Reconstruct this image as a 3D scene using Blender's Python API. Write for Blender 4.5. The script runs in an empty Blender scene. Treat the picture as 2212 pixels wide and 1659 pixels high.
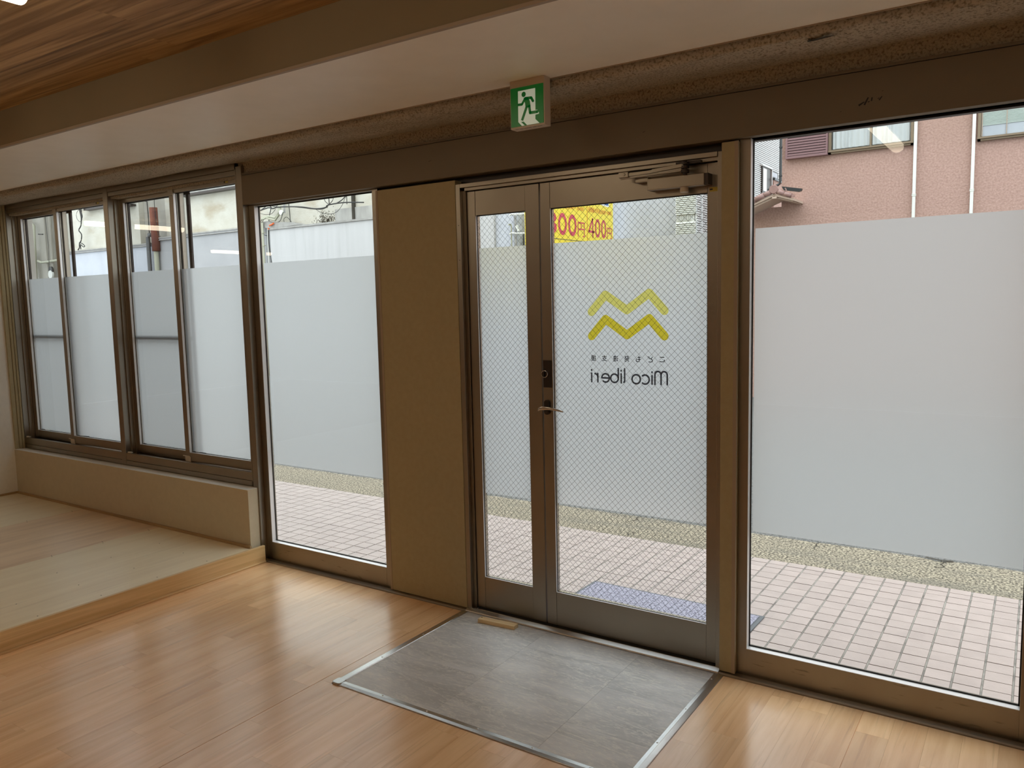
import bpy, bmesh, math, random
from mathutils import Vector, Matrix
random.seed(7)
S = bpy.context.scene
C = S.collection
D = bpy.data

# ------------------------------------------------------------------ camera
F_PX, YAW, PITCH, ROLL = 1705.2, math.radians(33.894), math.radians(5.926), math.radians(-1.290)
cy, sy, cp, sp = math.cos(YAW), math.sin(YAW), math.cos(PITCH), math.sin(PITCH)
fw = Vector((-sy*cp, cy*cp, -sp)); rt = Vector((cy, sy, 0)); up = rt.cross(fw)
r2 = math.cos(ROLL)*rt + math.sin(ROLL)*up
u2 = -math.sin(ROLL)*rt + math.cos(ROLL)*up
cam_d = D.cameras.new('camera'); cam = D.objects.new('camera', cam_d); C.objects.link(cam)
cam_d.sensor_width = 36; cam_d.lens = F_PX/2212*36; cam_d.clip_start = 0.05; cam_d.clip_end = 200
m = Matrix((r2, u2, -fw)).transposed().to_4x4(); m.translation = (0, 0, 1.5)
cam.matrix_world = m
S.camera = cam

# ------------------------------------------------------------------ world, exposure
w = D.worlds.new('overcast_sky'); S.world = w; w.use_nodes = True
nt = w.node_tree; nt.nodes.clear()
o_ = nt.nodes.new('ShaderNodeOutputWorld'); bg = nt.nodes.new('ShaderNodeBackground')
tc = nt.nodes.new('ShaderNodeTexCoord'); sx = nt.nodes.new('ShaderNodeSeparateXYZ'); rp = nt.nodes.new('ShaderNodeValToRGB')
nt.links.new(tc.outputs['Generated'], sx.inputs[0]); nt.links.new(sx.outputs['Z'], rp.inputs[0])
rp.color_ramp.elements[0].position = 0.0; rp.color_ramp.elements[0].color = (0.62, 0.66, 0.70, 1)
rp.color_ramp.elements[1].position = 0.9; rp.color_ramp.elements[1].color = (0.93, 0.96, 1.0, 1)
nt.links.new(rp.outputs[0], bg.inputs[0]); nt.links.new(bg.outputs[0], o_.inputs[0])
bg.inputs[1].default_value = 3.5
S.view_settings.view_transform = 'Standard'; S.view_settings.look = 'None'
S.view_settings.gamma = 1.0; S.view_settings.use_curve_mapping = False
S.view_settings.exposure = 0.0
S.cycles.max_bounces = 10; S.cycles.diffuse_bounces = 6; S.cycles.glossy_bounces = 4
S.cycles.transmission_bounces = 6; S.cycles.transparent_max_bounces = 16
S.cycles.caustics_reflective = False; S.cycles.caustics_refractive = True
S.cycles.sample_clamp_indirect = 6.0
try: S.cycles.use_denoising = True
except Exception: pass
LAMP_POWER = 11.3

# ------------------------------------------------------------------ materials
def nodes(name):
    mt = D.materials.new(name); mt.use_nodes = True
    n = mt.node_tree; n.nodes.clear()
    out = n.nodes.new('ShaderNodeOutputMaterial')
    return mt, n, out
def pos(n, scale, rnd=0.0):
    g = n.nodes.new('ShaderNodeNewGeometry'); v = g.outputs['Position']
    if rnd:
        oi = n.nodes.new('ShaderNodeObjectInfo')
        mu = n.nodes.new('ShaderNodeMath'); mu.operation = 'MULTIPLY'; mu.inputs[1].default_value = rnd
        n.links.new(oi.outputs['Random'], mu.inputs[0])
        ad = n.nodes.new('ShaderNodeVectorMath'); ad.operation = 'ADD'
        n.links.new(v, ad.inputs[0]); n.links.new(mu.outputs[0], ad.inputs[1]); v = ad.outputs[0]
    mp = n.nodes.new('ShaderNodeMapping'); mp.inputs['Scale'].default_value = scale
    n.links.new(v, mp.inputs[0]); return mp.outputs[0]
def noise(n, vec, detail=4, rough=0.55, dist=0.0, scale=1.0):
    t = n.nodes.new('ShaderNodeTexNoise'); t.inputs['Scale'].default_value = scale
    t.inputs['Detail'].default_value = detail; t.inputs['Roughness'].default_value = rough
    t.inputs['Distortion'].default_value = dist; n.links.new(vec, t.inputs['Vector']); return t.outputs[0]
def ramp(n, fac, stops):
    r = n.nodes.new('ShaderNodeValToRGB'); e = r.color_ramp.elements
    while len(e) < len(stops): e.new(0.5)
    for i, (p, c) in enumerate(stops): e[i].position = p; e[i].color = (*c, 1)
    n.links.new(fac, r.inputs[0]); return r.outputs[0]
def mixc(n, a, b, fac, mode='MIX'):
    x = n.nodes.new('ShaderNodeMix'); x.data_type = 'RGBA'; x.blend_type = mode
    for s, i in ((a, 6), (b, 7), (fac, 0)):
        if hasattr(s, 'links') or hasattr(s, 'is_linked'): n.links.new(s, x.inputs[i])
        else: x.inputs[i].default_value = (*s, 1) if isinstance(s, tuple) else s
    return x.outputs[2]
def pm(name, c, rough=0.6, metal=0.0, c2=None, scale=(6, 6, 6), detail=4, lo=0.35, hi=0.65, rnd=0.0, hv=0.0,
       bump=0.0, bscale=None, emit=None, estr=0.0, spec=None, coat=0.0, dist=0.0, extra=None):
    mt, n, out = nodes(name)
    b = n.nodes.new('ShaderNodeBsdfPrincipled'); n.links.new(b.outputs[0], out.inputs[0])
    b.inputs['Base Color'].default_value = (*c, 1); b.inputs['Roughness'].default_value = rough
    b.inputs['Metallic'].default_value = metal
    if spec is not None: b.inputs['Specular IOR Level'].default_value = spec
    if coat: b.inputs['Coat Weight'].default_value = coat; b.inputs['Coat Roughness'].default_value = 0.2
    col = None
    if c2:
        v = pos(n, scale, rnd)
        col = ramp(n, noise(n, v, detail, dist=dist), [(lo, c), (hi, c2)])
    if extra: col = extra(n, col)
    if hv and col is not None:
        oi = n.nodes.new('ShaderNodeObjectInfo'); hs = n.nodes.new('ShaderNodeHueSaturation')
        mr = n.nodes.new('ShaderNodeMapRange'); mr.inputs[3].default_value = 1-hv; mr.inputs[4].default_value = 1+hv
        n.links.new(oi.outputs['Random'], mr.inputs[0]); n.links.new(mr.outputs[0], hs.inputs['Value'])
        n.links.new(col, hs.inputs['Color']); col = hs.outputs[0]
    if col is not None: n.links.new(col, b.inputs['Base Color'])
    if bump:
        bs = bscale or scale
        nz = noise(n, pos(n, bs, rnd), 4); bp = n.nodes.new('ShaderNodeBump')
        bp.inputs['Strength'].default_value = bump; bp.inputs['Distance'].default_value = 0.01
        n.links.new(nz, bp.inputs['Height']); n.links.new(bp.outputs[0], b.inputs['Normal'])
    if emit:
        b.inputs['Emission Color'].default_value = (*emit, 1); b.inputs['Emission Strength'].default_value = estr
    return mt
def stain(c, scale, lo, hi, strength=1.0, detail=6):
    def f(n, col):
        k = ramp(n, noise(n, pos(n, scale), detail), [(lo, (0, 0, 0)), (hi, (strength,)*3)])
        return mixc(n, col, c, k)
    return f
def grain2(c, scale, lo, hi, strength, rnd):
    def f(n, col):
        k = ramp(n, noise(n, pos(n, scale, rnd), 5, dist=0.6), [(lo, (0, 0, 0)), (hi, (strength,)*3)])
        return mixc(n, col, c, k)
    return f

M = {}
M['metal'] = pm('anodised_aluminium', (0.33, 0.29, 0.235), 0.36, 1.0, c2=(0.37, 0.33, 0.27), scale=(3, 3, 3), hi=0.8)
M['metal_dirty'] = pm('dirty_aluminium', (0.33, 0.29, 0.235), 0.40, 1.0, c2=(0.37, 0.33, 0.27), scale=(3, 3, 3),
                      extra=stain((0.06, 0.05, 0.04), (9, 9, 60), 0.62, 0.74, 0.8))
M['header'] = pm('dull_bronze_paint', (0.185, 0.148, 0.10), 0.62, 0.2, c2=(0.20, 0.16, 0.11), scale=(1.5, 3, 3))
M['silver'] = pm('lit_reveal_silver', (0.80, 0.80, 0.80), 0.35, 0.35)  # bright bead colour stands in for window light on the reveals
M['steel'] = pm('brushed_steel_edge', (0.55, 0.55, 0.54), 0.26, 1.0, c2=(0.68, 0.68, 0.67), scale=(4, 4, 4))
M['chrome'] = pm('satin_chrome', (0.62, 0.61, 0.58), 0.22, 1.0)
M['dark_metal'] = pm('dark_bronze_metal', (0.05, 0.04, 0.035), 0.4, 0.6)
M['black'] = pm('black_rubber', (0.012, 0.011, 0.010), 0.6)
M['cream'] = pm('cream_wallpaper', (0.40, 0.335, 0.195), 0.85, c2=(0.42, 0.355, 0.21), scale=(40, 40, 40), bump=0.12, bscale=(180, 180, 180))
M['white_wall'] = pm('white_wallpaper', (0.80, 0.76, 0.68), 0.85, c2=(0.83, 0.79, 0.71), scale=(30, 30, 30), bump=0.10, bscale=(160, 160, 160))
M['bead'] = pm('corner_bead', (0.38, 0.30, 0.215), 0.6)
M['soffit'] = pm('soffit_paint', (0.88, 0.80, 0.67), 0.45, c2=(0.91, 0.83, 0.70), scale=(8, 8, 8), spec=0.6)
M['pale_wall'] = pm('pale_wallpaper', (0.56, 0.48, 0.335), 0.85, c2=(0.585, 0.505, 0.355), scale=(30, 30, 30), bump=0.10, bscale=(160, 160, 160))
M['beam'] = pm('beam_paper', (0.24, 0.185, 0.105), 0.8, c2=(0.26, 0.20, 0.115), scale=(2, 2, 2))
M['plaster'] = pm('rough_sprayed_plaster', (0.25, 0.205, 0.145), 0.95, c2=(0.53, 0.465, 0.355), scale=(115, 115, 115), lo=0.34, hi=0.52, detail=3, bump=1.0, bscale=(110, 110, 110),
                  extra=stain((0.22, 0.16, 0.09), (1.2, 5, 5), 0.5, 0.75, 0.5))
M['floor_wood'] = pm('maple_print_flooring', (0.93, 0.615, 0.34), 0.25, c2=(0.79, 0.47, 0.24), scale=(22, 1.6, 5), detail=6, lo=0.38, hi=0.7, rnd=7.0, hv=0.08, spec=0.9, coat=0.5, dist=0.5,
                     extra=grain2((0.50, 0.30, 0.17), (60, 2.2, 5), 0.58, 0.72, 0.4, 3.0))
M['floor_base'] = pm('floor_joint', (0.16, 0.09, 0.045), 0.7)
M['ceil_wood'] = pm('walnut_print_ceiling', (0.56, 0.36, 0.165), 0.6, c2=(0.27, 0.15, 0.05), scale=(0.9, 20, 5), detail=7, lo=0.36, hi=0.64, rnd=5.0, hv=0.07, dist=0.9,
                    extra=grain2((0.10, 0.045, 0.018), (0.8, 44, 5), 0.56, 0.68, 0.6, 3.0))
M['ply_pale'] = pm('pale_plywood', (0.90, 0.80, 0.58), 0.33, spec=0.9, c2=(0.82, 0.71, 0.50), scale=(14, 1.2, 4), detail=6, lo=0.4, hi=0.68, dist=0.4,
                   extra=grain2((0.60, 0.51, 0.35), (26, 1.4, 4), 0.6, 0.72, 0.5, 0.0))
M['ply_pink'] = pm('reddish_plywood', (0.84, 0.66, 0.46), 0.33, spec=0.9, c2=(0.68, 0.51, 0.345), scale=(14, 1.2, 4), detail=6, lo=0.4, hi=0.68, dist=0.4,
                   extra=grain2((0.50, 0.33, 0.21), (30, 1.4, 4), 0.6, 0.72, 0.5, 0.0))
M['trim_wood'] = pm('varnished_trim_wood', (0.80, 0.58, 0.30), 0.3, c2=(0.60, 0.40, 0.18), scale=(4, 1.0, 26), detail=5, lo=0.35, hi=0.65, dist=1.2)
M['strip_wood'] = pm('thin_wood_strip', (0.44, 0.30, 0.15), 0.5, c2=(0.36, 0.23, 0.11), scale=(3, 3, 40))
M['block_wood'] = pm('offcut_wood', (0.85, 0.66, 0.38), 0.6, c2=(0.70, 0.50, 0.26), scale=(4, 40, 60))
def veins(n, col):
    k = ramp(n, noise(n, pos(n, (2.2, 9, 3), 2.0), 9, 0.66, 1.6), [(0.478, (0, 0, 0)), (0.50, (0.85,)*3), (0.512, (0, 0, 0))])
    k2 = ramp(n, noise(n, pos(n, (34, 95, 40), 0), 4), [(0.52, (0, 0, 0)), (0.66, (0.5,)*3)])
    col = mixc(n, col, (0.80, 0.79, 0.74), k)
    return mixc(n, col, (0.80, 0.78, 0.72), k2)
M['stone'] = pm('grey_stone_tile', (0.46, 0.465, 0.46), 0.34, c2=(0.70, 0.70, 0.70), scale=(2.0, 6.5, 4), detail=8, lo=0.35, hi=0.68, rnd=4.0, dist=0.9, extra=veins, bump=0.15, bscale=(40, 110, 40))
M['joint'] = pm('dark_joint', (0.10, 0.10, 0.095), 0.8)
M['paver'] = pm('pinkish_beige_tile', (0.425, 0.352, 0.325), 0.5, c2=(0.475, 0.395, 0.365), scale=(9, 9, 9), rnd=3.0, hv=0.035, bump=0.1, bscale=(90, 90, 90))
M['grout'] = pm('grey_grout', (0.06, 0.052, 0.05), 0.9, c2=(0.12, 0.105, 0.10), scale=(30, 30, 30))
M['mortar'] = pm('pale_mortar', (0.34, 0.32, 0.285), 0.9, c2=(0.17, 0.155, 0.14), scale=(8, 12, 8))
M['curb'] = pm('weathered_concrete', (0.48, 0.42, 0.31), 0.95, c2=(0.075, 0.065, 0.05), scale=(80, 80, 80), detail=5, lo=0.42, hi=0.58, bump=0.6, bscale=(90, 90, 90),
               extra=stain((0.16, 0.15, 0.125), (1.6, 7, 5), 0.5, 0.72, 0.6))
M['asphalt'] = pm('asphalt', (0.06, 0.06, 0.058), 0.95, c2=(0.24, 0.24, 0.23), scale=(120, 120, 120), detail=3, bump=0.5, bscale=(110, 110, 110))
M['crack'] = pm('crack_dirt', (0.05, 0.045, 0.035), 0.95)
M['mat_carpet'] = pm('speckled_purple_grey_carpet', (0.42, 0.41, 0.50), 0.95, c2=(0.15, 0.145, 0.19), scale=(90, 90, 90), detail=2, lo=0.50, hi=0.60, bump=0.5, bscale=(200, 200, 200))
M['mat_edge'] = pm('grey_rubber_edge', (0.13, 0.14, 0.15), 0.7)
M['ivory'] = pm('ivory_plastic', (0.62, 0.55, 0.44), 0.45)
M['sign_body'] = pm('sign_housing_plastic', (0.60, 0.50, 0.40), 0.45)
M['lamp_body'] = pm('lamp_white_metal', (0.75, 0.74, 0.70), 0.4)
M['lamp_glow'] = pm('lamp_diffuser', (0.9, 0.9, 0.85), 0.4, emit=(1.0, 0.84, 0.62), estr=LAMP_POWER)
M['sign_green'] = pm('backlit_green', (0.004, 0.12, 0.018), 0.3, emit=(0.0, 1.0, 0.12), estr=0.035)
M['sign_white'] = pm('backlit_white', (0.55, 0.58, 0.50), 0.3, emit=(0.88, 1.0, 0.78), estr=0.22)
M['caution'] = pm('yellow_sticker', (0.55, 0.42, 0.05), 0.5)
# street side
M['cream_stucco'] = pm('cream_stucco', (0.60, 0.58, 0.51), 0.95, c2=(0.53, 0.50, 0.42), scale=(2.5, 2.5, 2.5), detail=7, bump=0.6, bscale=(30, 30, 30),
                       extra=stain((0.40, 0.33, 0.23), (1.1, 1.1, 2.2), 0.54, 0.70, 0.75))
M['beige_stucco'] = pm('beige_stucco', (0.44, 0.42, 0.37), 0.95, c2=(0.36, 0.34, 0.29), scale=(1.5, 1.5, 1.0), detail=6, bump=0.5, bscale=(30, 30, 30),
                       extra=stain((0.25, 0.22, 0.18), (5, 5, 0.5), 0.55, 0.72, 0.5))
M['pale_render'] = pm('pale_bluish_render', (0.55, 0.57, 0.62), 0.9, c2=(0.49, 0.51, 0.56), scale=(2, 2, 2), detail=6)
M['white_render'] = pm('white_render', (0.56, 0.555, 0.555), 0.9, c2=(0.51, 0.505, 0.505), scale=(4, 4, 0.35), detail=5,
                       extra=stain((0.46, 0.455, 0.45), (9, 9, 0.5), 0.56, 0.66, 0.5))
M['grey_render'] = pm('light_grey_render', (0.41, 0.41, 0.42), 0.9, c2=(0.37, 0.37, 0.38), scale=(2, 2, 2), detail=6)
M['patch'] = pm('stained_grey_render', (0.34, 0.33, 0.31), 0.95, c2=(0.46, 0.45, 0.42), scale=(5, 5, 1.5), detail=6)
M['ledge'] = pm('ledge_cement', (0.30, 0.29, 0.27), 0.9, c2=(0.40, 0.39, 0.37), scale=(6, 6, 6))
M['rust'] = pm('rusty_steel', (0.22, 0.075, 0.045), 0.9, c2=(0.13, 0.05, 0.04), scale=(9, 9, 3), detail=6)
M['pvc_grey'] = pm('dark_grey_pvc', (0.085, 0.085, 0.085), 0.5)
M['pvc_black'] = pm('black_pvc', (0.022, 0.026, 0.027), 0.4)
M['pvc_ivory'] = pm('ivory_pvc', (0.42, 0.42, 0.32), 0.5)
M['pvc_white'] = pm('white_pvc', (0.74, 0.75, 0.70), 0.45)
M['cable'] = pm('black_cable', (0.03, 0.03, 0.028), 0.6)
M['mold'] = pm('mould_spots', (0.10, 0.085, 0.06), 0.95)
M['pink_stucco'] = pm('pink_stucco', (0.385, 0.243, 0.20), 0.97, c2=(0.475, 0.31, 0.26), scale=(42, 42, 42), detail=3, lo=0.38, hi=0.6, bump=0.8, bscale=(40, 40, 40),
                      extra=stain((0.33, 0.215, 0.165), (0.8, 0.8, 0.8), 0.5, 0.75, 0.5))
M['shutter'] = pm('maroon_shutter', (0.215, 0.12, 0.125), 0.6)
M['bronze'] = pm('bronze_window_frame', (0.215, 0.16, 0.105), 0.5, 0.2)
M['curtain'] = pm('white_lace_curtain', (0.60, 0.61, 0.61), 0.9)
M['blind'] = pm('pale_green_blind', (0.50, 0.56, 0.51), 0.8)
M['dark_room'] = pm('dim_room_behind', (0.16, 0.17, 0.17), 0.9)
M['roof_tile'] = pm('brown_glazed_roof_tile', (0.33, 0.20, 0.175), 0.35, c2=(0.27, 0.155, 0.135), scale=(6, 6, 6))
M['eave'] = pm('beige_eave_board', (0.50, 0.38, 0.30), 0.8)
M['siding'] = pm('pale_metal_siding', (0.66, 0.67, 0.63), 0.6, c2=(0.60, 0.61, 0.57), scale=(2, 2, 8))
M['siding_w'] = pm('white_siding', (0.70, 0.71, 0.71), 0.6)
M['board_yellow'] = pm('yellow_board', (0.92, 0.74, 0.06), 0.35, coat=0.3)
M['board_red'] = pm('red_print', (0.60, 0.06, 0.10), 0.35, coat=0.3)
M['board_orange'] = pm('orange_print', (0.62, 0.16, 0.03), 0.4)
M['board_blue'] = pm('blue_print', (0.03, 0.12, 0.36), 0.4)
M['board_white'] = pm('white_print', (0.85, 0.85, 0.82), 0.4)
M['orange_tape'] = pm('orange_tape', (0.75, 0.14, 0.03), 0.5)

def glass_mat(name, tint=(0.95, 0.975, 0.965), gloss_rough=0.0):
    mt, n, out = nodes(name)
    t = n.nodes.new('ShaderNodeBsdfTransparent'); t.inputs[0].default_value = (*tint, 1)
    g = n.nodes.new('ShaderNodeBsdfGlossy'); g.inputs['Roughness'].default_value = gloss_rough
    fr = n.nodes.new('ShaderNodeFresnel'); fr.inputs[0].default_value = 1.5
    geo = n.nodes.new('ShaderNodeNewGeometry')      # only the front faces reflect, so the pane is not doubled
    inv = n.nodes.new('ShaderNodeMath'); inv.operation = 'SUBTRACT'; inv.inputs[0].default_value = 1.0
    mu = n.nodes.new('ShaderNodeMath'); mu.operation = 'MULTIPLY'
    n.links.new(geo.outputs['Backfacing'], inv.inputs[1]); n.links.new(inv.outputs[0], mu.inputs[0]); n.links.new(fr.outputs[0], mu.inputs[1])
    mx = n.nodes.new('ShaderNodeMixShader'); n.links.new(mu.outputs[0], mx.inputs[0])
    n.links.new(t.outputs[0], mx.inputs[1]); n.links.new(g.outputs[0], mx.inputs[2]); n.links.new(mx.outputs[0], out.inputs[0])
    return mt
M['glass'] = glass_mat('clear_glass')
M['glass_far'] = glass_mat('far_window_glass', (0.97, 0.98, 0.98))
def film_mat(name, col):
    mt, n, out = nodes(name)
    t = n.nodes.new('ShaderNodeBsdfTranslucent'); t.inputs[0].default_value = (*col, 1)
    d = n.nodes.new('ShaderNodeBsdfDiffuse'); d.inputs[0].default_value = (0.75, 0.77, 0.77, 1)
    mx = n.nodes.new('ShaderNodeMixShader'); mx.inputs[0].default_value = 0.10
    n.links.new(t.outputs[0], mx.inputs[1]); n.links.new(d.outputs[0], mx.inputs[2])
    rf_ = n.nodes.new('ShaderNodeBsdfRefraction'); rf_.inputs['Color'].default_value = (*col, 1)
    rf_.inputs['Roughness'].default_value = 0.62; rf_.inputs['IOR'].default_value = 1.25
    mx2 = n.nodes.new('ShaderNodeMixShader'); mx2.inputs[0].default_value = 0.42
    n.links.new(mx.outputs[0], mx2.inputs[1]); n.links.new(rf_.outputs[0], mx2.inputs[2]); n.links.new(mx2.outputs[0], out.inputs[0])
    return mt
M['film'] = film_mat('frosted_film', (0.665, 0.69, 0.70))
def tint_mat(name, col):
    mt, n, out = nodes(name)
    t = n.nodes.new('ShaderNodeBsdfTransparent'); t.inputs[0].default_value = (*col, 1)
    n.links.new(t.outputs[0], out.inputs[0]); return mt
M['print_pale'] = tint_mat('pale_yellow_print', (0.98, 0.90, 0.24))
M['print_gold'] = tint_mat('gold_yellow_print', (0.90, 0.73, 0.055))
M['print_dark'] = tint_mat('charcoal_print', (0.065, 0.065, 0.075))
def mesh_mat():
    mt, n, out = nodes('insect_mesh')
    t = n.nodes.new('ShaderNodeBsdfTransparent'); d = n.nodes.new('ShaderNodeBsdfDiffuse'); d.inputs[0].default_value = (0.06, 0.06, 0.06, 1)
    mx = n.nodes.new('ShaderNodeMixShader'); mx.inputs[0].default_value = 0.36
    n.links.new(t.outputs[0], mx.inputs[1]); n.links.new(d.outputs[0], mx.inputs[2]); n.links.new(mx.outputs[0], out.inputs[0]); return mt
M['net'] = mesh_mat()
M['wire'] = pm('fine_wire', (0.16, 0.18, 0.17), 0.6, 0.0)

# ------------------------------------------------------------------ mesh helpers
class MB:
    def __init__(s): s.v = []; s.f = []
    def add(s, vs, fs):
        k = len(s.v); s.v += [tuple(p) for p in vs]; s.f += [tuple(i+k for i in f) for f in fs]; return s
    def box(s, x0, x1, y0, y1, z0, z1):
        return s.add([(x0,y0,z0),(x1,y0,z0),(x1,y1,z0),(x0,y1,z0),(x0,y0,z1),(x1,y0,z1),(x1,y1,z1),(x0,y1,z1)],
              [(0,3,2,1),(4,5,6,7),(0,1,5,4),(1,2,6,5),(2,3,7,6),(3,0,4,7)])
    def prism(s, prof, a0, a1, axis='x'):      # closed profile swept along an axis
        def P(p, a):
            if axis == 'x': return (a, p[0], p[1])
            if axis == 'y': return (p[0], a, p[1])
            return (p[0], p[1], a)
        n = len(prof)
        vs = [P(p, a0) for p in prof]+[P(p, a1) for p in prof]
        fs = [tuple(range(n))[::-1], tuple(range(n, 2*n))]+[(i, (i+1) % n, n+(i+1) % n, n+i) for i in range(n)]
        return s.add(vs, fs)
    def tube(s, pts, r, n=8):
        pts = [Vector(p) for p in pts]; rings = []
        for i, p in enumerate(pts):
            a = pts[max(i-1, 0)]; b = pts[min(i+1, len(pts)-1)]; d = (b-a).normalized()
            ref = Vector((0, 0, 1)) if abs(d.z) < 0.9 else Vector((1, 0, 0))
            e1 = d.cross(ref).normalized(); e2 = d.cross(e1)
            rings.append([p+e1*(r*math.cos(2*math.pi*k/n))+e2*(r*math.sin(2*math.pi*k/n)) for k in range(n)])
        vs = [v for ring in rings for v in ring]; fs = []
        for i in range(len(rings)-1):
            for k in range(n): fs.append((i*n+k, i*n+(k+1) % n, (i+1)*n+(k+1) % n, (i+1)*n+k))
        fs.append(tuple(range(n))); fs.append(tuple(range((len(rings)-1)*n, len(rings)*n)))
        return s.add(vs, fs)
    def cyl(s, c, axis, r, h, n=20, r2=None):   # from c along axis
        c = Vector(c); d = Vector(axis).normalized(); r2 = r if r2 is None else r2
        ref = Vector((0, 0, 1)) if abs(d.z) < 0.9 else Vector((1, 0, 0))
        e1 = d.cross(ref).normalized(); e2 = d.cross(e1)
        vs = [c+e1*(r*math.cos(2*math.pi*k/n))+e2*(r*math.sin(2*math.pi*k/n)) for k in range(n)]
        vs += [c+d*h+e1*(r2*math.cos(2*math.pi*k/n))+e2*(r2*math.sin(2*math.pi*k/n)) for k in range(n)]
        return s.add(vs, [tuple(range(n)), tuple(range(n, 2*n))]+[(k, (k+1) % n, n+(k+1) % n, n+k) for k in range(n)])
    def build(s, name, mat, parent=None, bevel=0.0, smooth=False, kind=None, label=None):
        me = D.meshes.new(name); me.from_pydata(s.v, [], s.f)
        bm = bmesh.new(); bm.from_mesh(me); bmesh.ops.recalc_face_normals(bm, faces=bm.faces); bm.to_mesh(me); bm.free()
        me.materials.append(mat)
        o = D.objects.new(name, me); C.objects.link(o)
        if parent is not None: attach(o, parent)
        if bevel:
            bv = o.modifiers.new('bevel', 'BEVEL'); bv.width = bevel; bv.segments = 2; bv.limit_method = 'ANGLE'; bv.angle_limit = math.radians(35)
        if smooth:
            for p in me.polygons: p.use_smooth = True
        if kind: o['kind'] = kind
        if label: o['label'] = label
        return o
def B(x0, x1, y0, y1, z0, z1): return MB().box(x0, x1, y0, y1, z0, z1)
def wloc(o):
    l = Vector(o.location)
    return l if o.parent is None else l   # parents sit at world offsets; parts keep world coordinates
def attach(o, parent):
    o.parent = parent
    base = parent
    while base.parent is not None: base = base.parent
    if parent is base: o.matrix_parent_inverse = Matrix.Translation(-Vector(base.location))
def tag(o, label=None, cat=None, group=None, kind=None):
    if label: o['label'] = label
    if cat: o['category'] = cat
    if group: o['group'] = group
    if kind: o['kind'] = kind
    return o
def empty(name, loc, label, cat, group=None, kind=None):
    o = D.objects.new(name, None); o.location = loc; o.empty_display_size = 0.1; C.objects.link(o)
    return tag(o, label, cat, group, kind)
def unit_mesh(name, mat, chamfer=None):
    me = D.meshes.new(name); b = B(0, 1, 0, 1, 0, 1); me.from_pydata(b.v, [], b.f); me.materials.append(mat); return me
def inst(name, me, parent, x0, x1, y0, y1, z0, z1):
    o = D.objects.new(name, me); o.location = (x0, y0, z0); o.scale = (x1-x0, y1-y0, z1-z0)
    C.objects.link(o); attach(o, parent); return o
def stroke(pts, wd, cap=True, closed=False, n=8):
    """flat 2d strokes with round joints: list of 2d polygons"""
    polys = []
    P = [Vector(p) for p in pts]
    seg = list(zip(P[:-1], P[1:]))+([(P[-1], P[0])] if closed else [])
    for a, b in seg:
        d = (b-a)
        if d.length < 1e-9: continue
        d.normalize(); q = Vector((-d.y, d.x))*(wd/2)
        polys.append([a+q, a-q, b-q, b+q])
    for i, p in enumerate(P):
        if not cap and not closed and i in (0, len(P)-1): continue
        polys.append([p+Vector((math.cos(2*math.pi*k/n), math.sin(2*math.pi*k/n)))*(wd/2) for k in range(n)])
    return polys
def arc(cx, cy_, r, a0, a1, n=14, ry=None):
    ry = ry or r
    return [(cx+r*math.cos(math.radians(a0+(a1-a0)*i/n)), cy_+ry*math.sin(math.radians(a0+(a1-a0)*i/n))) for i in range(n+1)]
def flat(polys, f, step=0.0):
    """2d polygons to a mesh builder through f(u, v, k)"""
    b = MB()
    for k, pl in enumerate(polys):
        b.add([f(p[0], p[1], k*step) for p in pl], [tuple(range(len(pl)))])
    return b
def union2d(polys):
    """rasterless union: dense scanline strips so that overlapping strokes of a see-through print do not add up"""
    ys = [p[1] for pl in polys for p in pl]; y0, y1 = min(ys), max(ys); N = 150
    out = []; h = (y1-y0)/N
    def spans(y):
        iv = []
        for pl in polys:
            xs = []
            for i in range(len(pl)):
                a, b_ = pl[i], pl[(i+1) % len(pl)]
                if (a[1] > y) != (b_[1] > y): xs.append(a[0]+(y-a[1])*(b_[0]-a[0])/(b_[1]-a[1]))
            if len(xs) >= 2: iv.append((min(xs), max(xs)))
        iv.sort(); r = []
        for a, b_ in iv:
            if r and a <= r[-1][1]+1e-7: r[-1][1] = max(r[-1][1], b_)
            else: r.append([a, b_])
        return r
    for i in range(N):
        ya, yb = y0+i*h, y0+(i+1)*h
        sa, sb, sm = spans(ya+h*0.02), spans(yb-h*0.02), spans((ya+yb)/2)
        if len(sa) == len(sb) and sa:
            for p, q in zip(sa, sb): out.append([(p[0], ya), (p[1], ya), (q[1], yb), (q[0], yb)])
        else:
            for p in sm: out.append([(p[0], ya), (p[1], ya), (p[1], yb), (p[0], yb)])
    return out
def text_mesh(s, height_scale=1.0, spacing=1.0):
    c = D.curves.new('tmp_text', 'FONT'); c.body = s; c.space_character = spacing; c.resolution_u = 4
    o = D.objects.new('tmp_text', c); C.objects.link(o)
    dg = bpy.context.evaluated_depsgraph_get(); me = D.meshes.new_from_object(o.evaluated_get(dg))
    vs = [(v.co.x, v.co.y) for v in me.vertices]; fs = [tuple(p.vertices) for p in me.polygons]
    D.objects.remove(o); D.curves.remove(c); D.meshes.remove(me)
    xs = [v[0] for v in vs] or [0, 1]; ys = [v[1] for v in vs] or [0, 1]
    w_, h_ = max(xs)-min(xs) or 1, max(ys)-min(ys) or 1
    return [((x-min(xs))/w_, (y-min(ys))/h_) for x, y in vs], fs

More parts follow.
